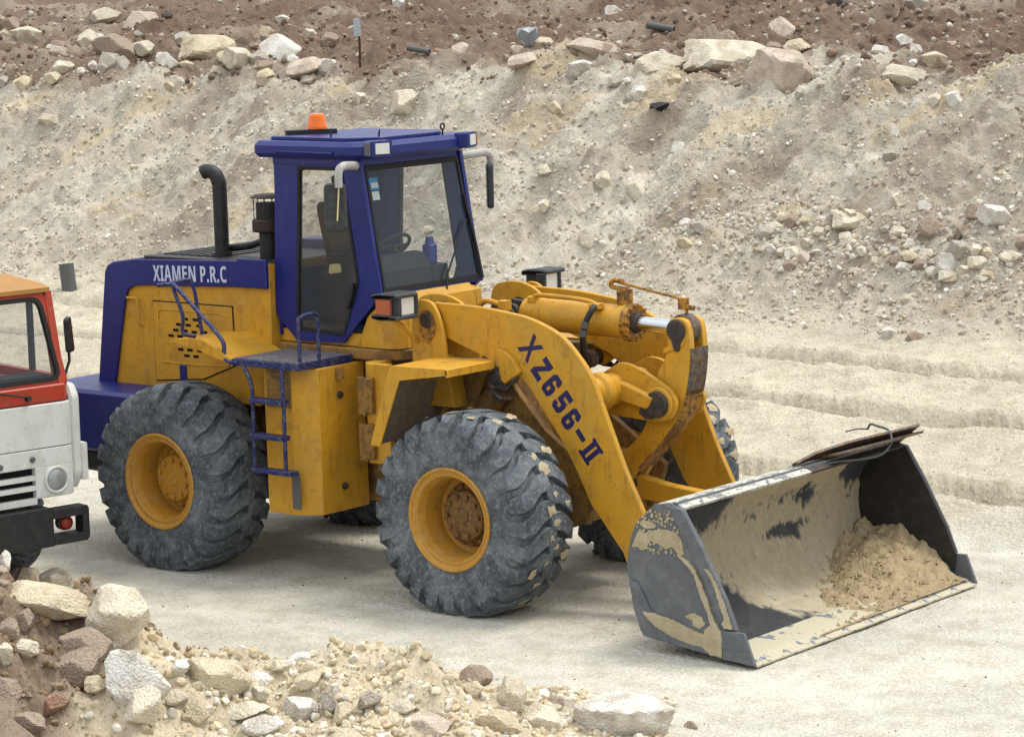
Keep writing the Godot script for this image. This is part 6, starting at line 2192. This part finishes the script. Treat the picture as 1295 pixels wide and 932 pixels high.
	[-0.42, -9.95, 0.16, 0.15, "cream", 4, "stone of the loose spill halfway down the bank", "stones of the spill on the bank"],
	[-2.25, -10.26, 0.14, 0.14, "cream", 9, "stone of the loose spill halfway down the bank", "stones of the spill on the bank"],
	[-0.01, -10.07, 0.10, 0.10, "cream", 0, "stone of the loose spill halfway down the bank", "stones of the spill on the bank"],
	[-0.82, -10.36, 0.20, 0.19, "brown", 5, "stone of the loose spill halfway down the bank", "stones of the spill on the bank"],
	[-1.03, -9.96, 0.18, 0.18, "cream", 10, "stone of the loose spill halfway down the bank", "stones of the spill on the bank"],
	[-0.76, -10.43, 0.11, 0.10, "cream", 1, "stone of the loose spill halfway down the bank", "stones of the spill on the bank"],
	[-0.41, -9.73, 0.14, 0.14, "cream", 6, "stone of the loose spill halfway down the bank", "stones of the spill on the bank"],
	[-2.65, -9.90, 0.19, 0.17, "pink", 11, "stone of the loose spill halfway down the bank", "stones of the spill on the bank"],
	[-1.62, -10.00, 0.11, 0.07, "buff", 2, "stone of the loose spill halfway down the bank", "stones of the spill on the bank"],
	[-2.80, -9.86, 0.12, 0.11, "white", 7, "stone of the loose spill halfway down the bank", "stones of the spill on the bank"],
	[-1.84, -9.74, 0.14, 0.09, "pink", 12, "stone of the loose spill halfway down the bank", "stones of the spill on the bank"],
	[-2.35, -10.48, 0.23, 0.19, "cream", 3, "stone of the loose spill halfway down the bank", "stones of the spill on the bank"],
	[-0.69, -10.25, 0.11, 0.09, "grey", 8, "stone of the loose spill halfway down the bank", "stones of the spill on the bank"],
	[-3.31, -10.53, 0.16, 0.16, "buff", 13, "stone of the loose spill halfway down the bank", "stones of the spill on the bank"],
	[0.01, -10.25, 0.17, 0.14, "brown", 4, "stone of the loose spill halfway down the bank", "stones of the spill on the bank"],
	[-2.92, -10.40, 0.14, 0.11, "buff", 9, "stone of the loose spill halfway down the bank", "stones of the spill on the bank"],
	[-2.64, -9.91, 0.11, 0.08, "pink", 0, "stone of the loose spill halfway down the bank", "stones of the spill on the bank"],
	[-0.76, -9.96, 0.10, 0.08, "pink", 5, "stone of the loose spill halfway down the bank", "stones of the spill on the bank"],
	[-21.68, -16.75, 0.17, 0.17, "white", 10, "stone between the boulders of the row above the bank", "stones between the boulders of the row"],
	[-16.17, -14.30, 0.17, 0.17, "grey", 1, "stone between the boulders of the row above the bank", "stones between the boulders of the row"],
	[-14.68, -13.55, 0.31, 0.26, "grey", 6, "stone between the boulders of the row above the bank", "stones between the boulders of the row"],
	[-17.28, -14.95, 0.16, 0.15, "cream", 11, "stone between the boulders of the row above the bank", "stones between the boulders of the row"],
	[-15.24, -15.66, 0.19, 0.17, "brown", 2, "stone between the boulders of the row above the bank", "stones between the boulders of the row"],
	[-20.04, -19.33, 0.35, 0.28, "buff", 7, "stone between the boulders of the row above the bank", "stones between the boulders of the row"],
	[-14.49, -13.42, 0.29, 0.20, "brown", 12, "stone between the boulders of the row above the bank", "stones between the boulders of the row"],
	[-16.82, -16.98, 0.25, 0.19, "cream", 3, "stone between the boulders of the row above the bank", "stones between the boulders of the row"],
	[-14.32, -13.89, 0.20, 0.19, "white", 8, "stone between the boulders of the row above the bank", "stones between the boulders of the row"],
	[-14.39, -13.37, 0.31, 0.22, "buff", 13, "stone between the boulders of the row above the bank", "stones between the boulders of the row"],
	[-13.45, -13.71, 0.32, 0.22, "white", 4, "stone between the boulders of the row above the bank", "stones between the boulders of the row"],
	[-19.76, -14.07, 0.32, 0.24, "pink", 9, "stone between the boulders of the row above the bank", "stones between the boulders of the row"],
	[-15.55, -14.83, 0.32, 0.26, "buff", 0, "stone between the boulders of the row above the bank", "stones between the boulders of the row"],
	[-18.99, -13.84, 0.16, 0.13, "brown", 5, "stone between the boulders of the row above the bank", "stones between the boulders of the row"],
	[-18.15, -13.69, 0.35, 0.35, "grey", 10, "stone between the boulders of the row above the bank", "stones between the boulders of the row"],
	[-16.15, -13.04, 0.17, 0.14, "buff", 1, "stone between the boulders of the row above the bank", "stones between the boulders of the row"],
	[-29.49, -21.39, 0.28, 0.26, "buff", 6, "stone between the boulders of the row above the bank", "stones between the boulders of the row"],
	[-15.53, -14.76, 0.18, 0.12, "buff", 11, "stone between the boulders of the row above the bank", "stones between the boulders of the row"],
	[-19.41, -12.99, 0.35, 0.35, "buff", 2, "stone between the boulders of the row above the bank", "stones between the boulders of the row"],
	[-14.08, -13.00, 0.25, 0.21, "brown", 7, "stone between the boulders of the row above the bank", "stones between the boulders of the row"],
	[-13.66, -13.51, 0.26, 0.18, "cream", 12, "stone between the boulders of the row above the bank", "stones between the boulders of the row"],
	[-26.79, -19.53, 0.18, 0.15, "buff", 3, "stone between the boulders of the row above the bank", "stones between the boulders of the row"],
	[-16.18, -14.35, 0.33, 0.25, "buff", 8, "stone between the boulders of the row above the bank", "stones between the boulders of the row"],
	[-18.36, -13.30, 0.16, 0.16, "white", 13, "stone between the boulders of the row above the bank", "stones between the boulders of the row"],
	[-15.26, -15.73, 0.31, 0.28, "brown", 4, "stone between the boulders of the row above the bank", "stones between the boulders of the row"],
	[-20.08, -14.19, 0.16, 0.15, "white", 9, "stone between the boulders of the row above the bank", "stones between the boulders of the row"],
	[-16.68, -13.95, 0.26, 0.22, "buff", 0, "stone between the boulders of the row above the bank", "stones between the boulders of the row"],
	[-24.90, -20.74, 0.21, 0.18, "grey", 5, "stone between the boulders of the row above the bank", "stones between the boulders of the row"],
	[-18.60, -12.97, 0.17, 0.13, "brown", 10, "stone between the boulders of the row above the bank", "stones between the boulders of the row"],
	[-18.79, -14.13, 0.16, 0.11, "white", 1, "stone between the boulders of the row above the bank", "stones between the boulders of the row"],
	[-18.26, -13.45, 0.17, 0.16, "white", 6, "stone between the boulders of the row above the bank", "stones between the boulders of the row"],
	[-18.64, -12.93, 0.29, 0.21, "buff", 11, "stone between the boulders of the row above the bank", "stones between the boulders of the row"],
	[-20.05, -13.14, 0.22, 0.22, "grey", 2, "stone between the boulders of the row above the bank", "stones between the boulders of the row"],
	[-13.35, -13.67, 0.30, 0.30, "grey", 7, "stone between the boulders of the row above the bank", "stones between the boulders of the row"],
	[-7.69, -13.61, 0.16, 0.11, "grey", 12, "stone on the edge of the bank by the slabs and great boulders", "stones along the bank edge"],
	[-4.36, -12.52, 0.12, 0.11, "grey", 3, "stone on the edge of the bank by the slabs and great boulders", "stones along the bank edge"],
	[-6.98, -16.25, 0.18, 0.14, "pink", 8, "stone on the edge of the bank by the slabs and great boulders", "stones along the bank edge"],
	[-3.25, -13.22, 0.19, 0.16, "pink", 13, "stone on the edge of the bank by the slabs and great boulders", "stones along the bank edge"],
	[-6.81, -12.45, 0.22, 0.21, "white", 4, "stone on the edge of the bank by the slabs and great boulders", "stones along the bank edge"],
	[-4.10, -12.64, 0.16, 0.13, "cream", 9, "stone on the edge of the bank by the slabs and great boulders", "stones along the bank edge"],
	[-2.88, -14.38, 0.11, 0.09, "pink", 0, "stone on the edge of the bank by the slabs and great boulders", "stones along the bank edge"],
	[-5.21, -13.54, 0.12, 0.08, "pink", 5, "stone on the edge of the bank by the slabs and great boulders", "stones along the bank edge"],
	[-6.11, -14.96, 0.13, 0.11, "pink", 10, "stone on the edge of the bank by the slabs and great boulders", "stones along the bank edge"],
	[-2.89, -12.92, 0.11, 0.08, "cream", 1, "stone on the edge of the bank by the slabs and great boulders", "stones along the bank edge"],
	[-6.86, -16.40, 0.20, 0.13, "grey", 6, "stone on the edge of the bank by the slabs and great boulders", "stones along the bank edge"],
	[-4.29, -13.46, 0.12, 0.11, "cream", 11, "stone on the edge of the bank by the slabs and great boulders", "stones along the bank edge"],
	[-3.39, -13.64, 0.13, 0.11, "white", 2, "stone on the edge of the bank by the slabs and great boulders", "stones along the bank edge"],
	[-8.81, -12.97, 0.12, 0.10, "buff", 7, "stone on the edge of the bank by the slabs and great boulders", "stones along the bank edge"],
	[-7.40, -12.73, 0.20, 0.18, "grey", 12, "stone on the edge of the bank by the slabs and great boulders", "stones along the bank edge"],
	[-7.70, -13.45, 0.15, 0.12, "cream", 3, "stone on the edge of the bank by the slabs and great boulders", "stones along the bank edge"],
	[-6.88, -12.44, 0.23, 0.23, "grey", 8, "stone on the edge of the bank by the slabs and great boulders", "stones along the bank edge"],
	[-7.03, -12.52, 0.12, 0.10, "white", 13, "stone on the edge of the bank by the slabs and great boulders", "stones along the bank edge"],
	[-6.45, -12.77, 0.17, 0.16, "buff", 4, "stone on the edge of the bank by the slabs and great boulders", "stones along the bank edge"],
	[-3.99, -13.82, 0.24, 0.17, "white", 9, "stone on the edge of the bank by the slabs and great boulders", "stones along the bank edge"],
	[-3.66, -12.51, 0.12, 0.08, "brown", 0, "stone on the edge of the bank by the slabs and great boulders", "stones along the bank edge"],
	[-6.58, -14.23, 0.13, 0.11, "cream", 5, "stone on the edge of the bank by the slabs and great boulders", "stones along the bank edge"],
]
const LITTER := [
	["stake", -12.83, -13.73],
	["pipe", -10.20, -17.64],
	["small_pipe", -12.12, -14.24],
	["scrap", -6.25, -12.13],
	["rag", -12.31, -17.05],
	["post", -13.22, -8.20],
]
